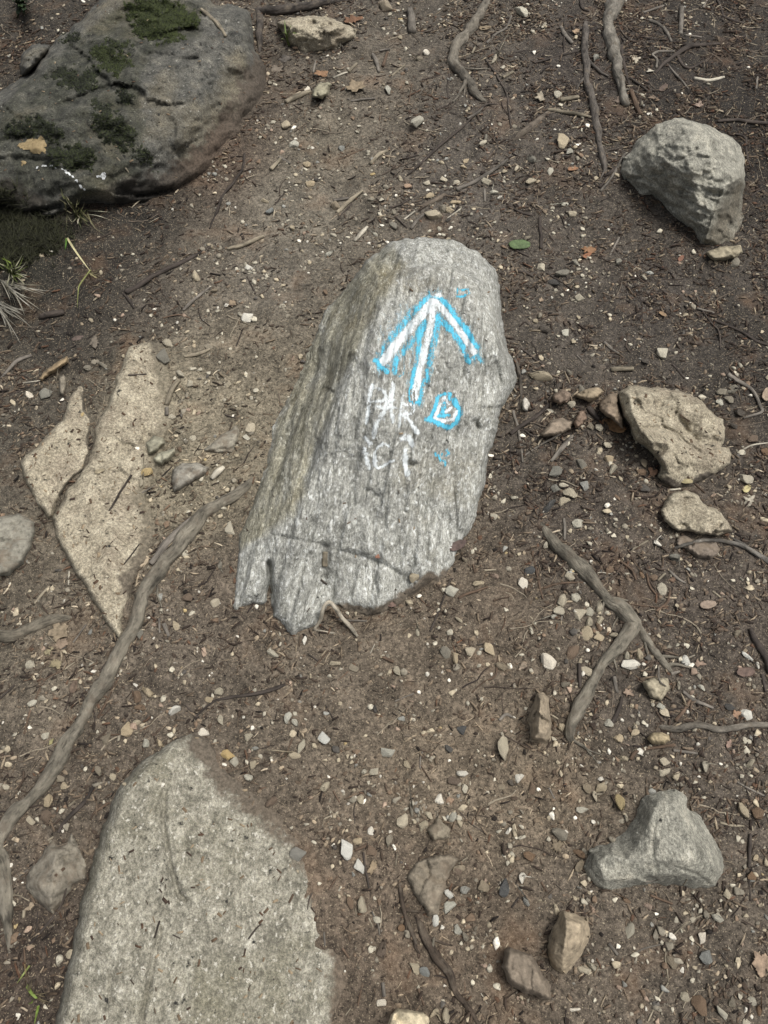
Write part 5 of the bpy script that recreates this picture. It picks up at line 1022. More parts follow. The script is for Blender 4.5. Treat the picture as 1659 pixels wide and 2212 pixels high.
PEB = {
(0, 1): 'w190,893,28 p1090,560,35 g1060,650,46,1.7 p1170,760,25,1.6 p1225,825,24 t1480,835,22 p1115,1040,22 o535,1030,20 g570,730,24 g665,710,24,1.8 p1350,355,18 p1410,360,18 w1610,400,38 w1615,65,25 g1380,220,22 t1285,20,20 t1135,260,18 p935,290,13 w1000,345,18 k800,390,20 w740,415,16 k1195,390,20 w1150,435,14 g1355,590,22 g1345,155,15 p1600,335,20 p1620,1110,38 p1595,1175,25 w890,1245,17 p1250,1180,22 o948,1405,36,1.5 t905,1465,35 t820,1540,20 n150,1155,18 g290,890,40 w405,940,20 t800,655,20 p1310,1455,20 p1600,1380,22 o1330,1320,14 w250,483,10 p1410,530,14 t1190,1550,15 w1510,1040,14 t1275,130,34,1.5 g1250,345,18 p1440,500,16',
(1, 0): 'w330,580,24 t185,800,35 p245,935,28 b560,960,24 g270,1180,24 o755,1128,20 t350,1190,28 g520,1335,30 k985,1200,26 t1150,1400,50 g890,1465,30 t1290,1310,32 g1215,1360,30 t1260,1365,25 t1130,1270,30 p1215,1160,24 p1300,1180,22 w1110,340,22 w1000,360,12 p1535,385,35,1.6 w1330,810,20 p1590,130,18 b175,1340,20 p410,1165,16 t330,1060,25 t945,1150,25 p1040,795,45,1.6 p840,585,30 t1360,1040,24 t1345,1085,22 n1125,1125,20 g1500,940,20 p1470,930,24,1.8 g1500,895,22 b85,1360,28 t60,1300,24 p205,1430,18 p470,1640,28 p1540,1240,28 t1500,1170,30 p550,715,12 p410,760,20 p670,830,20 g1060,380,25 p980,550,18 t350,1290,18 g845,45,40,1.5 w1580,1280,20 p770,1520,22 p1125,1500,20 p1590,1510,16 w910,1275,14 p1265,1220,15 n20,1050,20 g650,1420,16 p590,1540,20 t430,1520,18 p620,1510,16 g120,790,20,1.8 p1110,1180,22 w1115,1240,16',
(2, 0): 'p65,85,35,1.7 p75,150,14 p215,160,18 p130,215,20 w300,435,18 p295,615,32 w490,820,22 p60,640,20 t320,915,48 p370,975,25 t410,955,22 p345,1335,26 p390,1385,26 g470,1420,22 p130,1185,30 p250,1110,25,1.6 p40,1090,26 g100,1540,24 g130,1035,25 w890,735,20 p450,850,18 g20,1530,20 t680,1140,22,1.7 p450,1530,18 w625,1490,14 w1100,605,12 g510,920,18 w235,45,12 n20,620,22 w1160,1185,? t300,1220,18 g540,375,24,1.6 p100,40,14',
(2, 1): 'p190,75,28 g315,105,42 d275,185,36,1.6 p285,218,16 w362,218,16 p325,250,18 w260,268,12 t440,275,28 t500,255,20 p345,490,36 d215,470,34,1.4 p400,540,13 p625,390,22 p425,435,14 p950,320,13 p520,640,22 p765,575,18,1.6 p980,620,42,1.5 p1065,630,20 g680,45,28 g420,45,25 g375,745,28 t200,780,50,2.2 p300,750,18 g450,865,25,1.6 p245,995,26 p385,965,26 g510,1110,24 p560,1120,26 p570,1260,24 p620,1230,26 t630,1315,28 t660,1380,32,1.6 g840,1340,32 n840,1400,28 t760,1500,18 d860,1510,30 b470,1490,30 g450,1345,36 g280,1400,38 p335,1490,24,2 t375,1540,42,1.4 g285,1510,28 d265,1620,48,1.9 p105,1475,16 t335,1590,30,1.6 g1360,880,28 g1430,860,32 g1410,925,32 p1345,950,24 d1480,1010,32 d1435,1090,32 n1560,1190,32 n1640,1265,25 p1520,1440,42 w1090,375,10 w730,548,14 k1365,770,22 p1435,725,20 g1245,450,18 w660,1580,14 d865,680,24 g1450,40,30 w1135,790,16 g630,140,22 n1010,580,22 g430,90,20 t700,1450,22,2 k350,940,14 w1120,378,8',
(0, 2): 'p1490,110,35,1.8 w1145,1300,48 t825,1410,42 t955,1170,34 n885,1200,32,1.5 n910,1270,32,1.5 w880,1120,20,2.2 t1095,695,18 o1195,640,20 n1215,560,32 p1400,590,32 g1425,345,25 g910,790,24,1.7 t1018,870,17 w998,820,11 g1080,835,20 t1140,735,28,1.6 w1275,905,12 w1315,970,12 t1420,1165,28 t1355,1215,24 p1380,1190,18 p210,1240,24 p350,1260,18 p290,1450,24 t670,1365,18 t890,1370,24 t810,1480,20 g690,1470,30,1.6 g770,1470,20 t1430,1350,26,1.5 n1475,1375,22 p1395,1490,22 w1315,1430,30 o1480,1580,38,1.4 p1520,1620,28 w1455,1640,20 t1640,1640,24 p945,1500,26 t1035,1500,24 w1580,1330,14 n1270,1375,22 w1640,1400,22 p195,990,28 t220,1075,20,1.7 p275,980,14 n1565,1420,20 t1610,1460,24 w1540,810,14 p630,1425,18 t1005,1195,16 w1360,1060,9 p1180,1055,16 t1200,1110,22 w60,460,10 k90,630,16 t1010,1000,20 g920,920,18 g1100,980,24,1.5 p40,1020,14',
(1, 2): 't1040,430,42 p1275,515,38 p1330,580,14 p1215,505,16 g1355,300,26 k1550,420,24 t1440,455,32 p1420,240,14 t1040,780,26 t990,800,20 p935,735,13 p1185,750,14 t1315,690,26,1.6 p1355,730,14 p1615,640,14 g1225,910,40 t1300,945,34 p1390,905,30 t1515,890,36,1.5 p1445,915,22 p1160,855,22 p1110,850,14 t1500,990,20 p1445,1000,20 w1525,1050,14 w1110,1050,20 w1250,1090,18 g1590,1000,32,1.8 t510,975,30 g630,1010,32 p480,1070,20 t915,1030,28 t875,1030,14 k885,1130,20 p1065,1240,12 w310,820,24,1.9 p155,860,18,1.6 p110,910,34 w380,1263,14 t645,665,20 p590,655,18 w95,775,11 t795,1310,14 k920,1410,22 t1085,1435,20 w1060,1170,20 p1370,1240,20 p1460,1215,16 d1250,1525,28 d1335,1410,28 p850,1550,42 t250,1590,44 t290,1500,38,2 w435,1465,42 p205,1335,30 p250,1370,26 w100,1610,14 o580,1500,14 t450,1610,16 p620,1590,14 t710,1450,16 w1255,1610,14 t980,1640,24 t1600,1530,55,1.6 g1110,1580,16 t535,1610,20 w840,908,8 w290,943,7 g1590,1440,20 p1480,1580,10 t1150,1590,14 p550,1020,16 g400,1120,22',
(2, 2): 'p428,75,35 p510,240,18 p220,212,24 p630,130,22 d115,385,34,1.4 w75,470,36 p375,420,30 n635,378,28 n835,415,26 n915,430,24 p965,505,38 p325,570,34,1.6 p305,635,35 p275,680,24 p440,660,36 p410,555,30 p485,600,22 p560,620,32 p500,650,28 t500,715,32 t575,710,30 t565,655,20 t480,785,46 t565,800,36 t665,795,26 t630,830,14 w235,970,50 w495,893,20 n390,910,42,1.5 p300,890,18 w765,985,44,2 t830,920,34 t745,930,26 p485,1030,32,1.5 w1135,960,38 w1275,450,13 p1430,445,18 p1520,440,18 w1525,930,28,1.9 p1430,870,12 n1350,770,26 g1470,785,28 w1520,1315,36 d1410,1270,30 p1220,1140,24 p990,1300,34 p970,1250,28 t690,1465,28 p625,1375,28 p855,1370,22 p1015,1435,12 t615,1235,22 t725,1600,26 t815,1600,18 w625,1550,22 p285,1510,18 t325,1395,24 n285,1390,24,1.8 p90,1270,18 g345,1110,28 t380,1130,18 p255,715,14 t910,1230,18 t1035,1580,20 p990,1620,28 t795,1430,26 w940,200,30 w515,320,16 w1090,1635,16 w1350,1635,16 t1560,1640,36 p1260,1645,36 g1590,1580,22 w15,1330,11 g1060,300,38 p1160,500,20,1.8 t350,1215,16,1.6 k1430,1550,20',
(0, 3): 'p195,340,28,1.5 w70,630,20 p405,275,22 t730,60,24 t650,120,20 n300,310,36 t415,120,24 g640,30,30 t310,215,36,1.5 t810,110,20 p35,115,24 w145,740,12 w1062,110,22 t1205,332,14 p1610,55,28 p560,10,20 g390,70,24 n430,250,20 t260,540,12',
(1, 3): 't445,120,36 n105,225,36 t288,228,18 k355,190,18 w205,65,16,1.8 w470,55,14 p700,25,22 t765,25,28 t675,205,28 p730,100,18 n1285,80,36,1.5 w1335,40,26,1.7 p1340,130,30 b1310,178,20 w1190,205,28 k1260,215,24 p1550,75,16 g1590,125,24 d1640,100,24 w1085,90,12 g1000,285,36,2 t1110,310,28 g1065,260,20 t1080,380,30,1.6 t1030,350,20 p1275,320,28 w750,405,28 p775,360,18 w585,530,50,1.3 t655,465,30 b278,560,46 p375,480,22 n750,540,34 w895,515,22 w670,640,36,1.4 t495,640,20 p212,660,20 t270,670,14 b628,690,20 p412,745,18 t695,880,44,1.5 t535,830,18 t598,830,16 n480,720,20 b1355,790,28 g1475,770,36 d1610,780,42,1.6 n1310,655,34 p1250,900,34,1.7 w1260,820,28,1.8 w1165,985,28,1.7 w1210,1035,20 t1345,990,22 p1310,1050,26 g1355,1095,26 t1400,1120,22 p1330,1140,18 t1370,1170,20 o1520,1150,16 b1090,1325,34 t1030,1300,34,1.4 w815,1520,30 t1160,1590,32 t1240,1600,40,1.5 t1435,1350,16 p1405,1390,20 p755,1310,14 w577,1315,11 n810,1180,48 n945,1040,26 t725,1145,14 p985,1145,14 g1160,1130,30,1.8 p1605,570,16 t1495,545,15 n1440,545,18 p1330,470,14 p610,340,12 t585,410,16 p230,385,16 w965,625,10 p1570,410,22 t1210,1215,16 g860,470,30 p950,340,40 k905,215,12 n610,870,30,2 g1000,1090,16 n1250,490,16',
(2, 3): 'w45,65,26,1.5 n125,135,32 w170,140,18 t580,130,34 g485,130,28 o690,235,48 p455,270,28,1.9 w408,325,18 w270,260,14,1.7 n440,555,38 g310,430,42,1.5 n110,570,34 w70,710,32 n205,560,16 p20,455,20 b85,875,32 p665,855,22 n745,870,30,1.7 w940,945,18 k885,900,26 p755,1055,42,1.9 w1230,1100,32,1.4 p1160,1110,22 g1040,1255,36 b1260,1225,42 p470,1310,32,2.2 w400,1560,24,2.2 p1365,1560,48,1.4 p1560,1510,26 w1510,1570,20 w1550,1610,18 n1590,1570,32 p1515,1645,24 t1125,1490,30 w1105,1310,22 t1500,280,40,1.6 n1590,290,38 n1510,220,24 t1570,580,24 n1550,700,28 t1395,820,28 p1350,860,16 n1570,855,20 p1410,925,13 p1330,975,28,1.8 p985,20,34 p1490,55,22 p1545,55,20 t1280,90,18 w1460,180,10 p1495,475,20 w525,350,20 p560,360,16 p540,180,28 n1215,1540,52,1.4 p310,155,20 p785,1165,14 w655,1240,14 p770,1310,14 p800,1240,16 t1000,1070,22 p1095,1050,16 t1385,1280,18 t520,1290,28 k520,920,24 g1430,1520,26 w945,1560,12 n1320,1460,20'}
peb = []
for (c_, r_), txt in PEB.items():
    for tok in txt.split():
        if '?' in tok: continue
        k, rest = tok[0], tok[1:].split(',')
        x, y, r = [float(t) for t in rest[:3]]
        asp = float(rest[3]) if len(rest) > 3 else random.uniform(1.0, 1.4)
        peb.append((553 * c_ + x / 3, 553 * r_ + y / 3, r / 3, k, asp))
peb.sort(key=lambda p: -p[2])
auto = []
def place_pebble(p, i):
    x, y, r, k, asp = p
    pos, nor, on = hit(x, y)
    s = mpp(x, y) * r * 1.3
    me, shp = random.choice(SHAPES)
    o = bpy.data.objects.new('pebble', me); link(o)
    hz = s * random.uniform(.5, .75)
    rot = random.uniform(0, math.pi)
    ax = math.sqrt(asp)
    o.scale = (s * ax, s / ax, hz)
    o.rotation_euler = (random.uniform(-.25, .25), random.uniform(-.25, .25), rot)
    up = hz * random.uniform(.2, .5)
    d = dirs(x, y)
    pos = pos + d * (up / d[2])
    o.location = pos
    nm, rgb = PC[k]
    kk = random.uniform(.98, 1.3); warm = random.uniform(-5, 5)
    o.color = alb(rgb[0] + warm, rgb[1], rgb[2] - warm, kk)
    size = 'large' if r > 12.5 else ('small' if r < 7.5 else 'middling')
    shp = 'long' if asp >= 1.55 else shp
    tag(o, None, 'pebble', 'pebbles strewn over the trail')
    auto.append(dict(obj=o, x=x, y=y, desc=f'{size} {shp} {nm} pebble'))
for i, p in enumerate(peb[:300]): place_pebble(p, i)
give_labels(auto)

# ------------------------------------------------------------------ gravel, wood-chip litter
FOOT = [rk['xy'] for rk in ROCKS]
def gridded(f):
    ax, ay = np.arange(-400, 2100, 9.0), np.arange(-150, 2460, 9.0)
    A_, B_g = np.meshgrid(ax, ay); g = f(A_.ravel(), B_g.ravel()).reshape(A_.shape)
    def look(px, py):
        return g[np.clip(((py + 150) / 9).round().astype(int), 0, len(ay) - 1), np.clip(((px + 400) / 9).round().astype(int), 0, len(ax) - 1)]
    return look
def free_pts(n, dens):
    """random ground points kept by a density over the picture, off the rocks"""
    out = []
    tot = 0
    while tot < n:
        xy = np.stack([rng.uniform(-1.7, 1.7, 60000), rng.uniform(-.4, 3.0, 60000)], -1)
        ins = np.zeros(len(xy), bool)
        px = to_px(np.hstack([xy, np.zeros((len(xy), 1))]))
        keep = rng.uniform(0, 1, len(xy)) < dens(px[:, 0], px[:, 1])
        xy = xy[keep]
        ins = np.zeros(len(xy), bool)
        for f in FOOT:
            lo, hi = f.min(0), f.max(0)
            m = ((xy > lo) & (xy < hi)).all(1)
            if m.any():
                sub = inside(f[::2] if len(f) > 60 else f, xy[m])
                ins[np.where(m)[0][sub]] = True
        xy = xy[~ins]
        out.append(xy); tot += len(xy)
    return np.vstack(out)[:n]
DL = np.array([(300, 450, .25), (150, 650, .35), (480, 620, .16), (500, 780, .14), (500, 900, .16), (700, 300, .22), (800, 200, .25), (950, 350, .5), (1250, 150, .8), (1500, 200, 1), (1600, 500, 1), (1250, 450, .75), (1400, 700, 1), (1150, 900, 1), (1250, 1200, .9), (1500, 1300, 1), (1400, 1600, .85),
               (1050, 1300, .5), (850, 1450, .36), (950, 1700, .26), (800, 2000, .25), (1100, 1950, .45), (1400, 2000, .55), (400, 1400, .7), (100, 1450, .6), (250, 1550, .7), (60, 1000, .8), (60, 1800, .8), (600, 450, .2), (100, 100, .6), (1600, 1900, .8), (560, 620, .28)], float)
def dens_litter(px, py):
    q = np.stack([px, py], -1)
    d2 = ((q[:, None] - DL[None, :, :2]) ** 2).sum(-1) + 900
    wt = d2 ** -1.4
    b = wt @ DL[:, 2] / wt.sum(1)
    return np.clip(b * (.5 + 1.1 * fbm(px / 55, py / 55, 0, 3, 77)), .05, 1) * .8 + .35 * np.exp(-(near_edge(px, py) / 14) ** 2)
EDGE = [rk['px'][::4] for rk in ROCKS]
EDGE = np.vstack(EDGE + [resample(T_, 10)[:, :2] + o_ for wd_ in WOODS if wd_['mark'] for T_ in [wd_['px']] for o_ in ((10, 0), (-10, 0))])
def near_edge(px, py):
    out = np.full(len(px), 1e9); q = np.stack([px, py], -1)
    for k in range(0, len(q), 3000):
        out[k:k + 3000] = np.sqrt(((q[k:k + 3000, None] - EDGE[None]) ** 2).sum(-1).min(1))
    return out
def vcol_mat(name, scale, rough=.9, bump=.0006):
    m = M(name)
    c = m.att('col', 'Color')
    n = m.noise(m.tc.outputs['Object'], scale, 4, .6)
    c = m.mix(c, m.ramp(n, [(.3, .6), (.5, 1), (.7, 1.35)]), .8, 'MULTIPLY')
    m.bump(n, bump)
    return m.done(c, rough)
m_litter = vcol_mat('wood_chips', 300)
m_gravel = vcol_mat('gravel', 220)
def litter(n):
    xy = free_pts(n, gridded(dens_litter))
    px = to_px(np.hstack([xy, np.zeros((n, 1))]))
    kind = rng.choice(3, n, p=[.6, .26, .14])
    far = np.clip(xy[:, 1] / 2.6, 0, 1)
    L = np.where(kind == 0, rng.gamma(2.6, .0032, n) + .003, np.where(kind == 1, rng.uniform(.004, .013, n), rng.uniform(.014, .036, n))) * (.85 + .3 * far)
    Wd = np.where(kind == 0, np.minimum(L * rng.uniform(.12, .34, n), .0042), np.where(kind == 1, L * rng.uniform(.45, .85, n), rng.uniform(.0008, .0016, n)))
    Th = np.where(kind == 1, rng.uniform(.0006, .0016, n), Wd * rng.uniform(.35, .8, n))
    az = rng.uniform(0, 2 * np.pi, n)
    # grain of the path: many chips lie roughly across the slope
    al = rng.uniform(0, 1, n) < .35
    az = np.where(al, rng.normal(.55, .45, n), az)
    tilt = rng.normal(0, .16, n); roll = rng.normal(0, .2, n)
    ux = np.stack([np.cos(az) * np.cos(tilt), np.sin(az) * np.cos(tilt), np.sin(tilt)], -1)
    sx = np.stack([-np.sin(az) * np.cos(roll), np.cos(az) * np.cos(roll), np.sin(roll)], -1)
    nz = np.cross(ux, sx)
    z = gh(xy[:, 0], xy[:, 1]) + Th * rng.uniform(.1, 1.0, n) + np.abs(np.sin(tilt)) * L * .28
    c = np.hstack([xy, z[:, None]])
    bend = rng.normal(0, .04, n)
    V = []
    for e, tw in ((-.5, rng.uniform(.3, 1, n)), (0.02, rng.uniform(.8, 1.1, n)), (.5, rng.uniform(.25, .9, n))):
        mid = c + ux * (L * e)[:, None] + sx * (L * bend * (1 - 4 * e * e))[:, None] + nz * (rng.normal(0, .02, n) * L)[:, None]
        hw = Wd * .5 * tw
        V += [mid - sx * hw[:, None] - nz * (Th * .5)[:, None], mid + sx * hw[:, None] - nz * (Th * .5)[:, None], mid + sx * (hw * .85)[:, None] + nz * (Th * .5)[:, None], mid - sx * (hw * .85)[:, None] + nz * (Th * .5)[:, None]]
    V = np.stack(V, 1).reshape(-1, 3)
    b = (np.arange(n) * 12)[:, None]
    F = []
    for k in (0, 4):
        for a, d in ((0, 1), (1, 2), (2, 3), (3, 0)):
            F.append(b + np.array([[k + a, k + d, k + 4 + d, k + 4 + a]]))
    F.append(b + np.array([[3, 2, 1, 0]])); F.append(b + np.array([[8, 9, 10, 11]]))
    F = np.concatenate(F)
    pal = np.array([alb(58, 47, 40)[:3], alb(80, 66, 55)[:3], alb(102, 86, 70)[:3], alb(128, 112, 92)[:3], alb(164, 148, 122)[:3], alb(108, 78, 58)[:3], alb(40, 34, 31)[:3], alb(192, 178, 152)[:3]])
    pr = np.array([.17, .23, .23, .17, .07, .05, .06, .02])
    ci = rng.choice(len(pal), n, p=pr)
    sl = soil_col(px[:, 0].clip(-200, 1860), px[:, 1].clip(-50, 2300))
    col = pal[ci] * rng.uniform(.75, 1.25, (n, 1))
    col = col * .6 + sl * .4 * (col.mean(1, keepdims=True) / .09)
    me = mesh_of('leaf_litter', V, F, m_litter, smooth=False)
    attr(me, 'col', np.repeat(np.hstack([col, np.ones((n, 1))]), 12, axis=0), 'FLOAT_COLOR')
    return tag(add_obj('leaf_litter', me), 'bark chips, needles and leaf crumbs covering the trail soil', 'litter', kind='stuff')
litter(66000)
DR = np.array([(1500, 150, 1), (1600, 450, 1), (1250, 250, .6), (1000, 350, .55), (1400, 700, .5), (1150, 950, .5), (1450, 1250, .5), (1300, 1500, .5), (700, 350, .15), (300, 900, .15), (850, 1500, .15), (1000, 1900, .15), (1500, 2000, .35), (250, 1500, .35), (200, 600, .2), (500, 1400, .3)], float)
def dens_roots(px, py):
    q = np.stack([px, py], -1)
    wt = (((q[:, None] - DR[None, :, :2]) ** 2).sum(-1) + 900) ** -1.4
    return np.clip(wt @ DR[:, 2] / wt.sum(1), .02, 1)
def rootlets(n):
    xy = free_pts(n, dens_roots)
    Vs, Fs, Cs, off = [], [], [], 0
    pal = [alb(62, 53, 47), alb(84, 74, 65), alb(108, 98, 86), alb(52, 45, 41), alb(146, 136, 118)]
    for x, y in xy:
        L = min(.16, rng.gamma(2.2, .024) + .02); a = rng.normal(.6, 1.0); r = rng.uniform(.0006, .0017); m = 9
        ang = a + np.cumsum(rng.normal(0, .22, m)); c = np.stack([x + np.cumsum(np.cos(ang)) * L / m, y + np.cumsum(np.sin(ang)) * L / m], -1)
        z = gh(c[:, 0], c[:, 1]); z = np.convolve(np.pad(z, 2, 'edge'), np.ones(5) / 5, 'valid') + r * rng.uniform(.4, 2.5)
        t = np.stack([np.cos(ang), np.sin(ang)], -1); sd = np.stack([-t[:, 1], t[:, 0]], -1)
        rr = (r * np.linspace(1.1, .5, m))[:, None]
        top = np.hstack([c, (z + rr[:, 0])[:, None]]); lft = np.hstack([c + sd * rr, (z - rr[:, 0] * .4)[:, None]]); rgt = np.hstack([c - sd * rr, (z - rr[:, 0] * .4)[:, None]])
        V = np.stack([lft, top, rgt], 1).reshape(-1, 3); i = np.arange(m - 1) * 3
        Vs.append(V); Fs.append(np.concatenate([np.stack([i, i + 1, i + 4, i + 3], -1), np.stack([i + 1, i + 2, i + 5, i + 4], -1)]) + off); off += len(V)
        Cs.append(np.tile(np.array(pal[rng.integers(0, 5)]), (len(V), 1)))
    me = mesh_of('fine_rootlets', np.vstack(Vs), np.vstack(Fs), m_litter)
    attr(me, 'col', np.vstack(Cs), 'FLOAT_COLOR')
    tag(add_obj('fine_rootlets', me), 'hair-thin roots and stalks tangled over the dark soil', 'rootlets', kind='stuff')
rootlets(1500)

def hull_arr(seed):
    r = random.Random(seed); bm = bmesh.new()
    for _ in range(10):
        v = Vector((r.gauss(0, 1), r.gauss(0, 1), r.gauss(0, 1))).normalized(); bm.verts.new(v * r.uniform(.8, 1.05))
    res = bmesh.ops.convex_hull(bm, input=bm.verts[:])
    bmesh.ops.delete(bm, geom=[g for g in res['geom_interior'] if isinstance(g, bmesh.types.BMVert)], context='VERTS')
    bmesh.ops.bevel(bm, geom=bm.edges[:], offset=.1, segments=1, affect='EDGES')
    bmesh.ops.triangulate(bm, faces=bm.faces[:])
    bm.verts.index_update()
    v = np.array([x.co[:] for x in bm.verts]); f = np.array([[a.index for a in q.verts] for q in bm.faces]); bm.free()
    return v, f
HULLS = [hull_arr(500 + i) for i in range(12)]
DG = np.array([(300, 450, .05), (150, 650, .1), (480, 620, .7), (500, 780, .5), (700, 300, .6), (600, 450, .8), (900, 480, .9), (950, 300, .6), (1250, 150, .3), (1500, 200, .12), (1600, 500, .15), (1250, 450, .55), (1400, 700, .4), (1150, 900, .4), (1250, 1200, .7), (1500, 1300, .6), (1400, 1600, .9),
               (1050, 1300, .7), (850, 1450, .7), (950, 1700, 1), (800, 2000, .7), (1100, 1950, .9), (1400, 2000, 1), (400, 1450, .7), (100, 1500, .5), (60, 1000, .3), (60, 1800, .4), (100, 100, .15), (560, 620, .8)], float)
def dens_gravel(px, py):
    q = np.stack([px, py], -1)
    d2 = ((q[:, None] - DG[None, :, :2]) ** 2).sum(-1) + 900
    wt = d2 ** -1.4
    b = wt @ DG[:, 2] / wt.sum(1)
    return np.clip(b * (.45 + 1.3 * fbm(px / 48, py / 48, 5, 3, 177)), .015, 1)
def gravel(n, extra):
    xy = free_pts(n, gridded(dens_gravel))
    r = np.clip(rng.lognormal(math.log(.0032), .55, n), .0013, .0105)
    ck = rng.choice(list('wpgbtondk'), n, p=[.05, .26, .21, .05, .22, .005, .125, .04, .04])
    z = gh(xy[:, 0], xy[:, 1])
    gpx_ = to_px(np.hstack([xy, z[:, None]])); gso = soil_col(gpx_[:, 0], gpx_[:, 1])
    items = [(x, y, zz, rr, k, random.uniform(1, 1.6)) for (x, y), zz, rr, k in zip(xy, z, r, ck)]
    for x, y, rr, k, asp in extra:
        p, nn, on = hit(x, y); items.append((p[0], p[1], p[2], rr * mpp(x, y), k, asp))
    Vs, Fs, Cs, off = [], [], [], 0
    for q_, (x, y, zz, rr, k, asp) in enumerate(items):
        v, f = HULLS[random.randrange(12)]
        a = random.uniform(0, 6.28); ca, sa = math.cos(a), math.sin(a); ax = math.sqrt(asp)
        hz = rr * random.uniform(.45, .75)
        w3 = np.stack([v[:, 0] * ax * rr, v[:, 1] / ax * rr, v[:, 2] * hz], -1)
        t = random.uniform(-.3, .3)
        w3 = w3 @ np.array([[1, 0, 0], [0, math.cos(t), math.sin(t)], [0, -math.sin(t), math.cos(t)]])
        w3 = np.stack([w3[:, 0] * ca - w3[:, 1] * sa + x, w3[:, 0] * sa + w3[:, 1] * ca + y, w3[:, 2] + zz + hz * random.uniform(.05, .5)], -1)
        Vs.append(w3); Fs.append(f + off); off += len(v)
        rgb = PC[k][1]; kk = random.uniform(.7, 1.3)
        t_ = min(1, .12 + rr / .0078) if q_ < n else 1
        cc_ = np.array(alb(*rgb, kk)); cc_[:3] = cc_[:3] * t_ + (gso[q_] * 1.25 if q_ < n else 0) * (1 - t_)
        Cs.append(np.tile(cc_, (len(v), 1)))
    me = mesh_of('gravel', np.vstack(Vs), np.vstack(Fs), m_gravel, smooth=False)
    attr(me, 'col', np.vstack(Cs), 'FLOAT_COLOR')
    return tag(add_obj('gravel', me), 'fine gravel and grit strewn over the trail soil', 'gravel', kind='stuff')
gravel(17000, peb[300:])

# crumbs resting on the low slabs
def slab_crumbs():
    Vs, Fs, Cs, off = [], [], [], 0
    for rk, n in ((ROCKS[3], 150), (ROCKS[4], 70), (ROCKS[5], 160), (ROCKS[0], 60), (ROCKS[7], 90), (ROCKS[1], 160)):
        q = rk['q'][rng.integers(0, len(rk['q']), n)] + rng.uniform(-2, 2, (n, 2))
        for a, b in q:
            p, nn, on = hit(a, b)
            if not on or nn.z < .8: continue
            L = random.uniform(.003, .012); wd_ = L * random.uniform(.15, .6); t = .0012
            az = random.uniform(0, 6.28); u = np.array([math.cos(az), math.sin(az), 0]); s_ = np.array([-u[1], u[0], 0]); up = np.array([0, 0, 1.0])
            c = p + up * t * .4
            v = np.array([c - u * L / 2 - s_ * wd_ * .3, c + u * L / 2 - s_ * wd_ * .2, c + u * L * .4 + s_ * wd_ / 2, c - u * L * .45 + s_ * wd_ / 2])
            v = np.vstack([v, v + up * t])
            Vs.append(v); Fs.append(np.array([[4, 5, 6, 7], [0, 1, 5, 4], [1, 2, 6, 5], [2, 3, 7, 6], [3, 0, 4, 7]]) + off); off += 8
            Cs.append(np.tile(np.array(random.choice([alb(66, 54, 46), alb(96, 80, 64), alb(120, 104, 84), alb(84, 66, 52), alb(150, 134, 110)])), (8, 1)))
    me = mesh_of('leaf_litter', np.vstack(Vs), np.vstack(Fs), m_litter, smooth=False)
    attr(me, 'col', np.vstack(Cs), 'FLOAT_COLOR')
    tag(add_obj('leaf_litter', me), 'loose bark crumbs lying on the rock slabs', 'litter', kind='stuff')
slab_crumbs()

# ------------------------------------------------------------------ fallen leaves
m_leaf = mat_objcol('dry_leaf', scale=110, lo=.6, hi=1.3, bump=.0012, rough=.7)
def leaf_outline(kind, r):
    n = 72; th = np.linspace(0, 2 * np.pi, n, endpoint=False)
    if kind == 'lobed':
        rad = .62 + .30 * np.abs(np.cos(2.5 * th)) ** 1.5 + .07 * np.sin(11 * th + r.uniform(0, 6))
    elif kind == 'torn':
        rad = (.72 + .34 * np.array(fbm(np.cos(th) * 1.6 + r.uniform(0, 9), np.sin(th) * 1.6 + r.uniform(0, 9), 0, 4, 3, .6))) / np.sqrt(np.cos(th) ** 2 + (np.sin(th) / r.uniform(.55, .8)) ** 2)
    else:
        rad = 1 / np.sqrt((np.cos(th) / 1.0) ** 2 + (np.sin(th) / .5) ** 2) * (1 + .05 * np.abs(np.sin(9 * th)))
        rad = rad * (1 + .12 * np.cos(th) ** 7)
    rad = rad * (1 + .06 * np.array(fbm(np.cos(th) * 3, np.sin(th) * 3, r.uniform(0, 9), 3, 4)))
    return np.stack([rad * np.cos(th), rad * np.sin(th)], -1)
LEAFN = 0
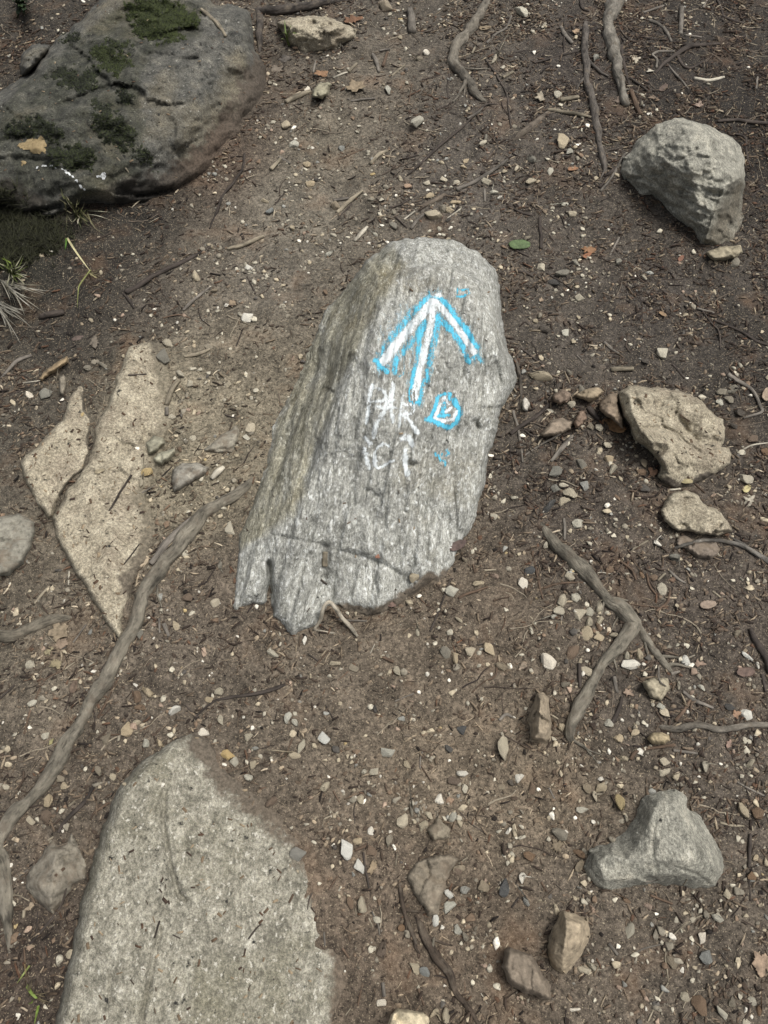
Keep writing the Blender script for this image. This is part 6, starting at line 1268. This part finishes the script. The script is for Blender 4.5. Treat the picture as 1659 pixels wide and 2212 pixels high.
def leaf(x, y, r, rgb, kind, ang, label, curl=.35, seed=None):
    global LEAFN
    LEAFN += 1
    rr = random.Random(LEAFN * 7 + 1)
    ol = leaf_outline(kind, rr)
    g = np.stack(np.meshgrid(np.arange(-1, 1.01, .13), np.arange(-1, 1.01, .13)), -1).reshape(-1, 2)
    g = g[inside(ol, g)]; g = g[seg_dist(g, ol, True) > .06]
    n = len(ol)
    res = delaunay_2d_cdt([Vector(tuple(map(float, p))) for p in np.vstack([ol, g])], [(i, (i + 1) % n) for i in range(n)], [], 1, 1e-5)
    q = np.array([(v.x, v.y) for v in res[0]]); f = [tuple(t) for t in res[2]]
    s = mpp(x, y) * r
    z = curl * (.55 * q[:, 1] ** 2 * rr.choice([1, 1, -.4]) + .3 * q[:, 0] ** 2 * rr.choice([1, -.5]) + .16 * np.array(fbm(q[:, 0] * 1.7 + LEAFN, q[:, 1] * 1.7, 0, 3, 6)))
    z = z - .05 * np.exp(-(q[:, 1] / .06) ** 2)
    z -= z.min()
    me = mesh_of('fallen_leaf', np.hstack([q * s, (z * s)[:, None]]), f, m_leaf)
    p, nn, on = hit(x, y)
    o = add_obj('fallen_leaf', me, p + np.array([0, 0, .0022 + .001 * rr.random()]))
    o.rotation_euler = (rr.uniform(-.12, .12), rr.uniform(-.12, .12), ang)
    md = o.modifiers.new('thickness', 'SOLIDIFY'); md.thickness = .0006
    g_ = .92 * sum(rgb) / 3; o.color = alb(*[g_ + (k_ - g_) * .66 for k_ in [.92 * z_ for z_ in rgb]])
    tag(o, label, 'leaf', 'fallen leaves on the trail')
TL_ = lambda c, r, x, y: (553 * c + x / 3, 553 * r + y / 3)
LEAVES = [
 ((1, 0, 650, 580), 24, (158, 134, 98), 'lobed', .8, 'tan lobed leaf lying on the path above the short tan twig'), ((1, 0, 625, 135), 20, (140, 92, 58), 'torn', .2, 'orange-brown crumpled leaf at the corner of the blocky tan stone'),
 ((1, 0, 425, 490), 19, (168, 118, 74), 'torn', .1, 'orange curled leaf above the flat grey-green stone'), ((1, 0, 140, 460), 20, (128, 112, 92), 'torn', 2.4, 'grey-brown curled leaf in the shade beside the mossy boulder'), ((1, 0, 190, 385), 18, (112, 102, 90), 'torn', .5, 'dull grey leaf between the curled leaf and the blocky tan stone'),
 ((1, 0, 1480, 185), 14, (150, 128, 92), 'oval', .3, 'small tan leaf above the bend of the snaking root'), ((2, 0, 800, 385), 17, (206, 190, 156), 'torn', 1.2, 'cream tattered leaf beside the thick grey root'), ((2, 0, 890, 468), 13, (212, 200, 172), 'torn', .4, 'small cream leaf scrap below the cream tattered leaf'),
 ((2, 0, 410, 215), 13, (176, 140, 100), 'torn', 1.0, 'light orange leaf scrap beside the thin dark root'), ((2, 0, 185, 640), 22, (172, 156, 126), 'torn', 1.3, 'tan torn leaf lying by the nearly buried grey root'), ((2, 0, 390, 1102), 11, (176, 118, 72), 'oval', .1, 'small orange leaf on soil between arrow stone and faceted boulder'),
 ((2, 0, 485, 1625), 23, (166, 112, 66), 'torn', 2.6, 'orange-brown crumpled leaf beside the green leaf'), ((2, 0, 40, 1595), 24, (96, 124, 66), 'oval', .15, 'fresh green leaf lying above the arrow stone'), ((2, 0, 980, 572), 13, (110, 88, 72), 'oval', .9, 'brown leaf in litter below the pale splinter'),
 ((2, 0, 1210, 690), 16, (170, 140, 116), 'torn', .7, 'pinkish leaf scrap just behind the faceted boulder'), ((2, 0, 910, 640), 12, (132, 108, 82), 'torn', .3, 'small brown leaf scrap at the end of the thick grey root'), ((2, 0, 690, 655), 14, (120, 100, 82), 'torn', .3, 'dull leaf scrap against the tip of the thick grey root'),
 ((2, 1, 650, 1100), 27, (164, 116, 66), 'oval', -.7, 'ribbed orange leaf curled against the flat tan rock'), ((2, 1, 905, 1410), 15, (184, 132, 92), 'torn', 1.0, 'small orange leaf scrap at the edge of the flat tan rock'), ((2, 1, 1120, 1462), 13, (176, 158, 104), 'oval', -.2, 'yellowish leaf on the lower lip of the flat tan rock'),
 ((2, 1, 480, 8), 11, (176, 106, 62), 'oval', .6, 'small bright orange leaf below the green leaf'), ((2, 1, 1090, 25), 10, (150, 94, 66), 'oval', .9, 'small rust leaf below the faceted boulder'), ((2, 1, 1520, 1510), 13, (206, 188, 116), 'oval', .8, 'yellow leaf beside the curled pale leaf'), ((2, 1, 1535, 1590), 18, (184, 172, 144), 'torn', .5, 'pale curled leaf beside the yellow leaf'),
 ((2, 1, 1645, 910), 18, (176, 148, 116), 'oval', 1.1, 'tan leaf at the bend of the hooked grey rootlet'), ((2, 1, 190, 290), 10, (176, 146, 112), 'torn', 1.1, 'tiny tan leaf scrap beside the arrow stone top'), ((2, 1, 970, 385), 9, (166, 128, 84), 'oval', -.6, 'tiny ochre leaf on open dark soil'),
 ((0, 2, 385, 780), 25, (156, 134, 100), 'lobed', .8, 'tan torn maple leaf, uppermost of the leaves by the short fat root'), ((0, 2, 390, 850), 19, (150, 124, 96), 'torn', .2, 'brownish leaf piece under the tan maple leaf'), ((0, 2, 322, 900), 15, (158, 142, 98), 'torn', 1.4, 'yellowish leaf piece below the tan maple leaf'), ((0, 2, 368, 985), 17, (160, 142, 98), 'torn', .4, 'yellowish round leaf piece, lowest of the leaves by the fat root'),
 ((0, 2, 480, 1140), 15, (116, 92, 70), 'oval', 1.5, 'brown leaf pressed into soil beside the long root'), ((0, 2, 935, 330), 14, (190, 166, 128), 'oval', 1.2, 'pale tan leaf at the tip of the wood splinter'), ((0, 2, 340, 1490), 9, (160, 150, 86), 'torn', 1.2, 'tiny yellow-green leaf scrap beside the long root'),
 ((2, 3, 1625, 1270), 36, (170, 138, 104), 'torn', 1.2, 'big crumpled light brown leaf cut off by the frame edge'), ((2, 3, 285, 515), 20, (140, 120, 88), 'torn', .9, 'olive tan leaf above the ochre block stone'), ((2, 3, 435, 640), 14, (134, 116, 86), 'oval', .9, 'olive leaf scrap at the corner of the three-cornered stone'),
 ((2, 2, 1260, 607), 18, (164, 138, 112), 'oval', .2, 'pinkish tan leaf in litter beyond the forked root'), ((2, 2, 755, 1172), 17, (160, 130, 102), 'torn', .3, 'tan leaf scrap beside the cream knobbly stone'), ((2, 2, 1500, 1042), 20, (120, 92, 76), 'oval', .1, 'brown leaf beside the thick dark stick'), ((2, 2, 1210, 985), 15, (168, 134, 106), 'torn', .1, 'tan leaf beside a white pebble beyond the forked root'),
 ((2, 2, 1450, 1312), 14, (172, 126, 88), 'torn', .6, 'orange tan leaf between two round pebbles'), ((2, 2, 1045, 440), 12, (124, 92, 66), 'torn', .9, 'rust leaf scrap below the ragged rock'), ((2, 2, 1405, 1502), 14, (160, 124, 102), 'torn', .9, 'pink-brown leaf below the wavy grey root'), ((2, 2, 70, 1000), 15, (154, 132, 104), 'torn', .5, 'tan leaf pressed in soil above the narrow upright stone'),
 ((0, 1, 610, 570), 20, (128, 114, 94), 'torn', 1.9, 'dull tan leaf in shadowed soil above the tan slab'), ((0, 1, 620, 690), 13, (146, 134, 110), 'torn', .4, 'pale curled leaf between two grey pebbles by the tan slab'), ((0, 1, 650, 1400), 14, (176, 158, 118), 'torn', .5, 'tan leaf scrap lying on the tan slab'), ((0, 1, 1500, 310), 13, (166, 138, 102), 'torn', 1.5, 'light tan leaf scrap on the path below the dark stick'), ((0, 1, 500, 535), 13, (110, 90, 78), 'oval', .5, 'small dark leaf beside the dull tan leaf'),
 ((1, 2, 1300, 225), 20, (108, 84, 74), 'oval', .5, 'purplish brown leaf against the lower edge of the arrow stone'), ((1, 2, 885, 605), 13, (128, 96, 80), 'torn', .3, 'rusty leaf scrap at the foot of the arrow stone'), ((1, 2, 795, 290), 9, (160, 100, 70), 'oval', .4, 'tiny orange leaf in the crack of the arrow stone'),
 ((1, 3, 1310, 655), 14, (140, 122, 92), 'oval', .2, 'small folded olive leaf beside the brown pointed stone'), ((1, 3, 755, 640), 15, (156, 130, 92), 'torn', 1.2, 'flaky tan leaf beside the dark straight twig'), ((0, 3, 195, 900), 14, (170, 146, 112), 'torn', .9, 'tan leaf bits at the foot of the diamond stone'), ((0, 3, 195, 1165), 11, (158, 128, 98), 'torn', .2, 'small tan leaf at the end of the long dark twig')]
for (c_, r_, x, y), r, rgb, kind, ang, lab in LEAVES:
    X, Y = TL_(c_, r_, x, y)
    leaf(X, Y, r, rgb, kind, ang, lab)

# ------------------------------------------------------------------ grass tufts and ground moss
m_grass = mat_objcol('grass_blade', scale=40, lo=.75, hi=1.2, bump=.0004, rough=.6)
m_gcol = vcol_mat('grass_mix', 60, .6, .0002)
def grass(label, blades, cat='grass tuft', name='grass_tuft'):
    """blades: (picture points, half width, colour, heights along the blade)"""
    Vs, Fs, Cs, off = [], [], [], 0
    for pts, hw, rgb, hs in blades:
        hs = list(np.interp(np.linspace(0, 1, len(pts)), np.linspace(0, 1, len(hs)), hs))
        cc = []
        for (a, b), h in zip(pts, hs):
            p, nn, on = hit(a, b); d = dirs(a, b); cc.append(p + d * ((h + .002) / d[2]))
        c = catmull(np.array(cc), 6); m = len(c)
        t = np.gradient(c, axis=0); t /= np.linalg.norm(t, axis=1, keepdims=True) + 1e-9
        sd = np.cross(t, [0, 0, 1.0]); sd /= np.linalg.norm(sd, axis=1, keepdims=True) + 1e-9
        s = mpp(*pts[0]); u = np.linspace(0, 1, m)
        w_ = (hw * s * np.clip(1.0 - u ** 2.5 * .85, .1, 1))[:, None]
        ridge = c - np.array([0, 0, 1]) * w_ * .5
        V = np.stack([c - sd * w_, ridge, c + sd * w_], 1).reshape(-1, 3)
        i = np.arange(m - 1) * 3
        F = np.concatenate([np.stack([i, i + 1, i + 4, i + 3], -1), np.stack([i + 1, i + 2, i + 5, i + 4], -1)])
        Vs.append(V); Fs.append(F + off); off += len(V)
        Cs.append(np.tile(np.array(alb(*rgb)), (len(V), 1)))
    V = np.vstack(Vs); org = V.mean(0); org[2] = V[:, 2].min()
    me = mesh_of(name, V - org, np.vstack(Fs), m_gcol)
    attr(me, 'col', np.vstack(Cs), 'FLOAT_COLOR')
    return tag(add_obj(name, me, org), label, cat)
def spray(cx, cy, n, lmin, lmax, a0, a1, hw, cols, h=.03, seed=1, droop=.35):
    r = random.Random(seed); out = []
    for _ in range(n):
        a = R(r.uniform(a0, a1)); L = r.uniform(lmin, lmax); b = r.uniform(-.6, .6)
        x0, y0 = cx + r.uniform(-8, 8), cy + r.uniform(-5, 5)
        p = [(x0, y0)]
        for k in (1, 2, 3):
            aa = a + b * k / 3
            p.append((p[-1][0] + math.cos(aa) * L / 3, p[-1][1] + math.sin(aa) * L / 3))
        hh = r.uniform(.4, 1.2) * h
        out.append((p, hw * r.uniform(.6, 1.1), r.choice(cols), [0, hh, hh * 1.1, hh * droop]))
    return out
STRAW, DRYG, GREEN, DGREEN = (170, 162, 130), (150, 148, 136), (86, 100, 46), (52, 62, 32)
grass('straggly tuft of half-dry grass hanging from the mossy boulder foot', [
    (T(0, 0, [(395, 1220), (420, 1320), (435, 1390), (430, 1480)]), 1.4, (110, 108, 80), [.03, .03, .02, 0]), (T(0, 0, [(530, 1260), (500, 1330), (430, 1300), (395, 1250)]), 1.3, (104, 106, 66), [0, .03, .04, .04]),
    (T(0, 0, [(500, 1340), (580, 1420), (620, 1480), (680, 1520)]), 1.3, (96, 92, 66), [0, .03, .02, 0]), (T(0, 0, [(560, 1360), (650, 1360), (720, 1375)]), 1.2, (140, 138, 118), [0, .03, .01]), (T(0, 0, [(560, 1380), (640, 1400), (735, 1435)]), 1.3, (150, 148, 130), [0, .03, 0]), (T(0, 0, [(520, 1390), (505, 1440), (515, 1500)]), 1.6, (156, 150, 130), [0, .03, 0]),
    (T(0, 0, [(560, 1360), (590, 1440), (612, 1500)]), 1.3, (120, 116, 88), [0, .03, 0]), (T(0, 0, [(500, 1400), (470, 1440), (440, 1400)]), 1.2, (120, 118, 96), [.01, .03, .02])] + spray(500 / 3, 1390 / 3, 26, 20, 60, -160, 80, 1.0, [(104, 100, 72), (84, 86, 50), (136, 130, 104), (66, 70, 40)], .035, 4))
grass('pale straw stem with a green blade below the mossy boulder', [
    ([(145, 514), (165, 545), (194, 584)], 2.2, (184, 176, 136), [.012, .035, .01]), (T(0, 0, [(432, 1545), (425, 1600), (410, 1659)]), 2.0, (74, 104, 42), [.02, .03, .0]), (T(0, 1, [(585, 85), (520, 180), (505, 220), (498, 330)]), 1.6, (124, 128, 76), [.01, .02, .02, 0]), (T(0, 1, [(580, 110), (620, 140), (658, 155)]), 1.5, (150, 142, 104), [.01, .02, 0])] +
    spray(590 / 3, 553 + 95 / 3, 8, 12, 26, -30, 70, 1.0, [(130, 124, 92), (96, 88, 66)], .012, 6))
grass('clump of whitish dry grass at the shady edge of the path', spray(8, 610, 26, 40, 110, 20, 62, 1.1, [(150, 146, 134), (132, 128, 114), (112, 108, 92)], .05, 8) + spray(-5, 655, 18, 50, 110, 18, 55, 1.0, [(146, 142, 130), (120, 116, 104)], .04, 9))
grass('tangled tuft of dry and green grass at the dark bank', spray(24, 588, 34, 18, 52, -150, 110, 1.2, [(138, 136, 110), (92, 104, 48), (76, 84, 40), (150, 146, 126)], .05, 12) + [(T(0, 1, [(0, 10), (60, 40), (75, 60)]), 1.6, (100, 116, 44), [0, .03, .02])])
grass('small green sprig in front of the blocky tan stone', [(T(1, 0, [(215, 300), (195, 230), (185, 130)]), 2.0, (96, 112, 58), [0, .03, .05]), (T(1, 0, [(205, 250), (180, 210), (130, 245)]), 1.6, (104, 118, 64), [.02, .05, .03]), (T(1, 0, [(205, 240), (240, 212), (310, 240)]), 1.8, (104, 118, 62), [.02, .05, .03]), (T(1, 0, [(205, 260), (170, 250), (150, 262)]), 1.4, (96, 108, 58), [.01, .03, .02]), (T(1, 0, [(200, 230), (220, 180), (225, 165)]), 1.4, (96, 112, 58), [.02, .05, .05])], 'grass sprig', 'grass_sprig')
grass('bright green shoots beside the near edge of the granite slab', [(T(0, 3, [(175, 1410), (200, 1455), (235, 1490), (245, 1500)]), 3.2, (122, 140, 70), [.0, .02, .02, .01]), (T(0, 3, [(250, 1540), (235, 1590), (220, 1660)]), 3.0, (120, 140, 66), [.02, .03, .01]), (T(0, 3, [(190, 1280), (150, 1340), (110, 1400)]), 2.2, (132, 140, 84), [.01, .02, 0]), (T(0, 3, [(160, 1270), (165, 1320), (180, 1360)]), 1.4, (140, 124, 90), [.01, .02, 0]), (T(0, 3, [(215, 1500), (205, 1520), (180, 1530)]), 2, (110, 128, 60), [.01, .02, 0])] + spray(70, 2150, 14, 18, 40, -120, 40, 1.0, [(96, 88, 66), (108, 98, 74)], .02, 31), 'grass sprig', 'grass_sprig')
grass('dark green weed at the top corner behind the mossy boulder', spray(45, 8, 24, 10, 30, -170, 170, 3.0, [(44, 60, 34), (36, 50, 28), (60, 78, 44)], .05, 41), 'weed', 'weed_clump')
def ground_moss(n, poly, hmax):
    poly = np.array(poly, float)
    q = rng.uniform(poly.min(0) - 8, poly.max(0) + 8, (n * 2, 2))
    d = seg_dist(q, poly, True)
    sd = np.where(inside(poly, q), d, -d) + 16 * fbm(q[:, 0] / 20, q[:, 1] / 20, 0, 3, 15)
    q = q[(sd > 0) & (rng.uniform(0, 1, len(q)) < np.clip(sd / 25, .15, 1))][:n]
    pts = np.array([hit(a, b)[0] for a, b in q]); m = len(pts)
    t = np.clip(rng.normal(.35, .4, (m, 1)), 0, 1)
    cols = np.array(alb(36, 36, 26)[:3]) * (1 - t) + np.array(alb(58, 60, 38)[:3]) * t
    return blades_mesh('moss', pts, np.tile([[0, 0, 1.0]], (m, 1)), rng.uniform(.004, hmax, m), rng.uniform(.0012, .0026, m), .9, cols, m_moss)
tag(add_obj('moss', ground_moss(5200, [(-60, 400), (30, 410), (70, 450), (130, 470), (160, 500), (150, 540), (110, 570), (60, 585), (0, 590), (-60, 600)], .03)), 'dark moss and short grass covering the shady bank', 'moss', kind='stuff')

scn.render.engine = 'CYCLES'
scn.cycles.max_bounces = 6
scn.cycles.transparent_max_bounces = 8
print('objects', len(scn.objects))
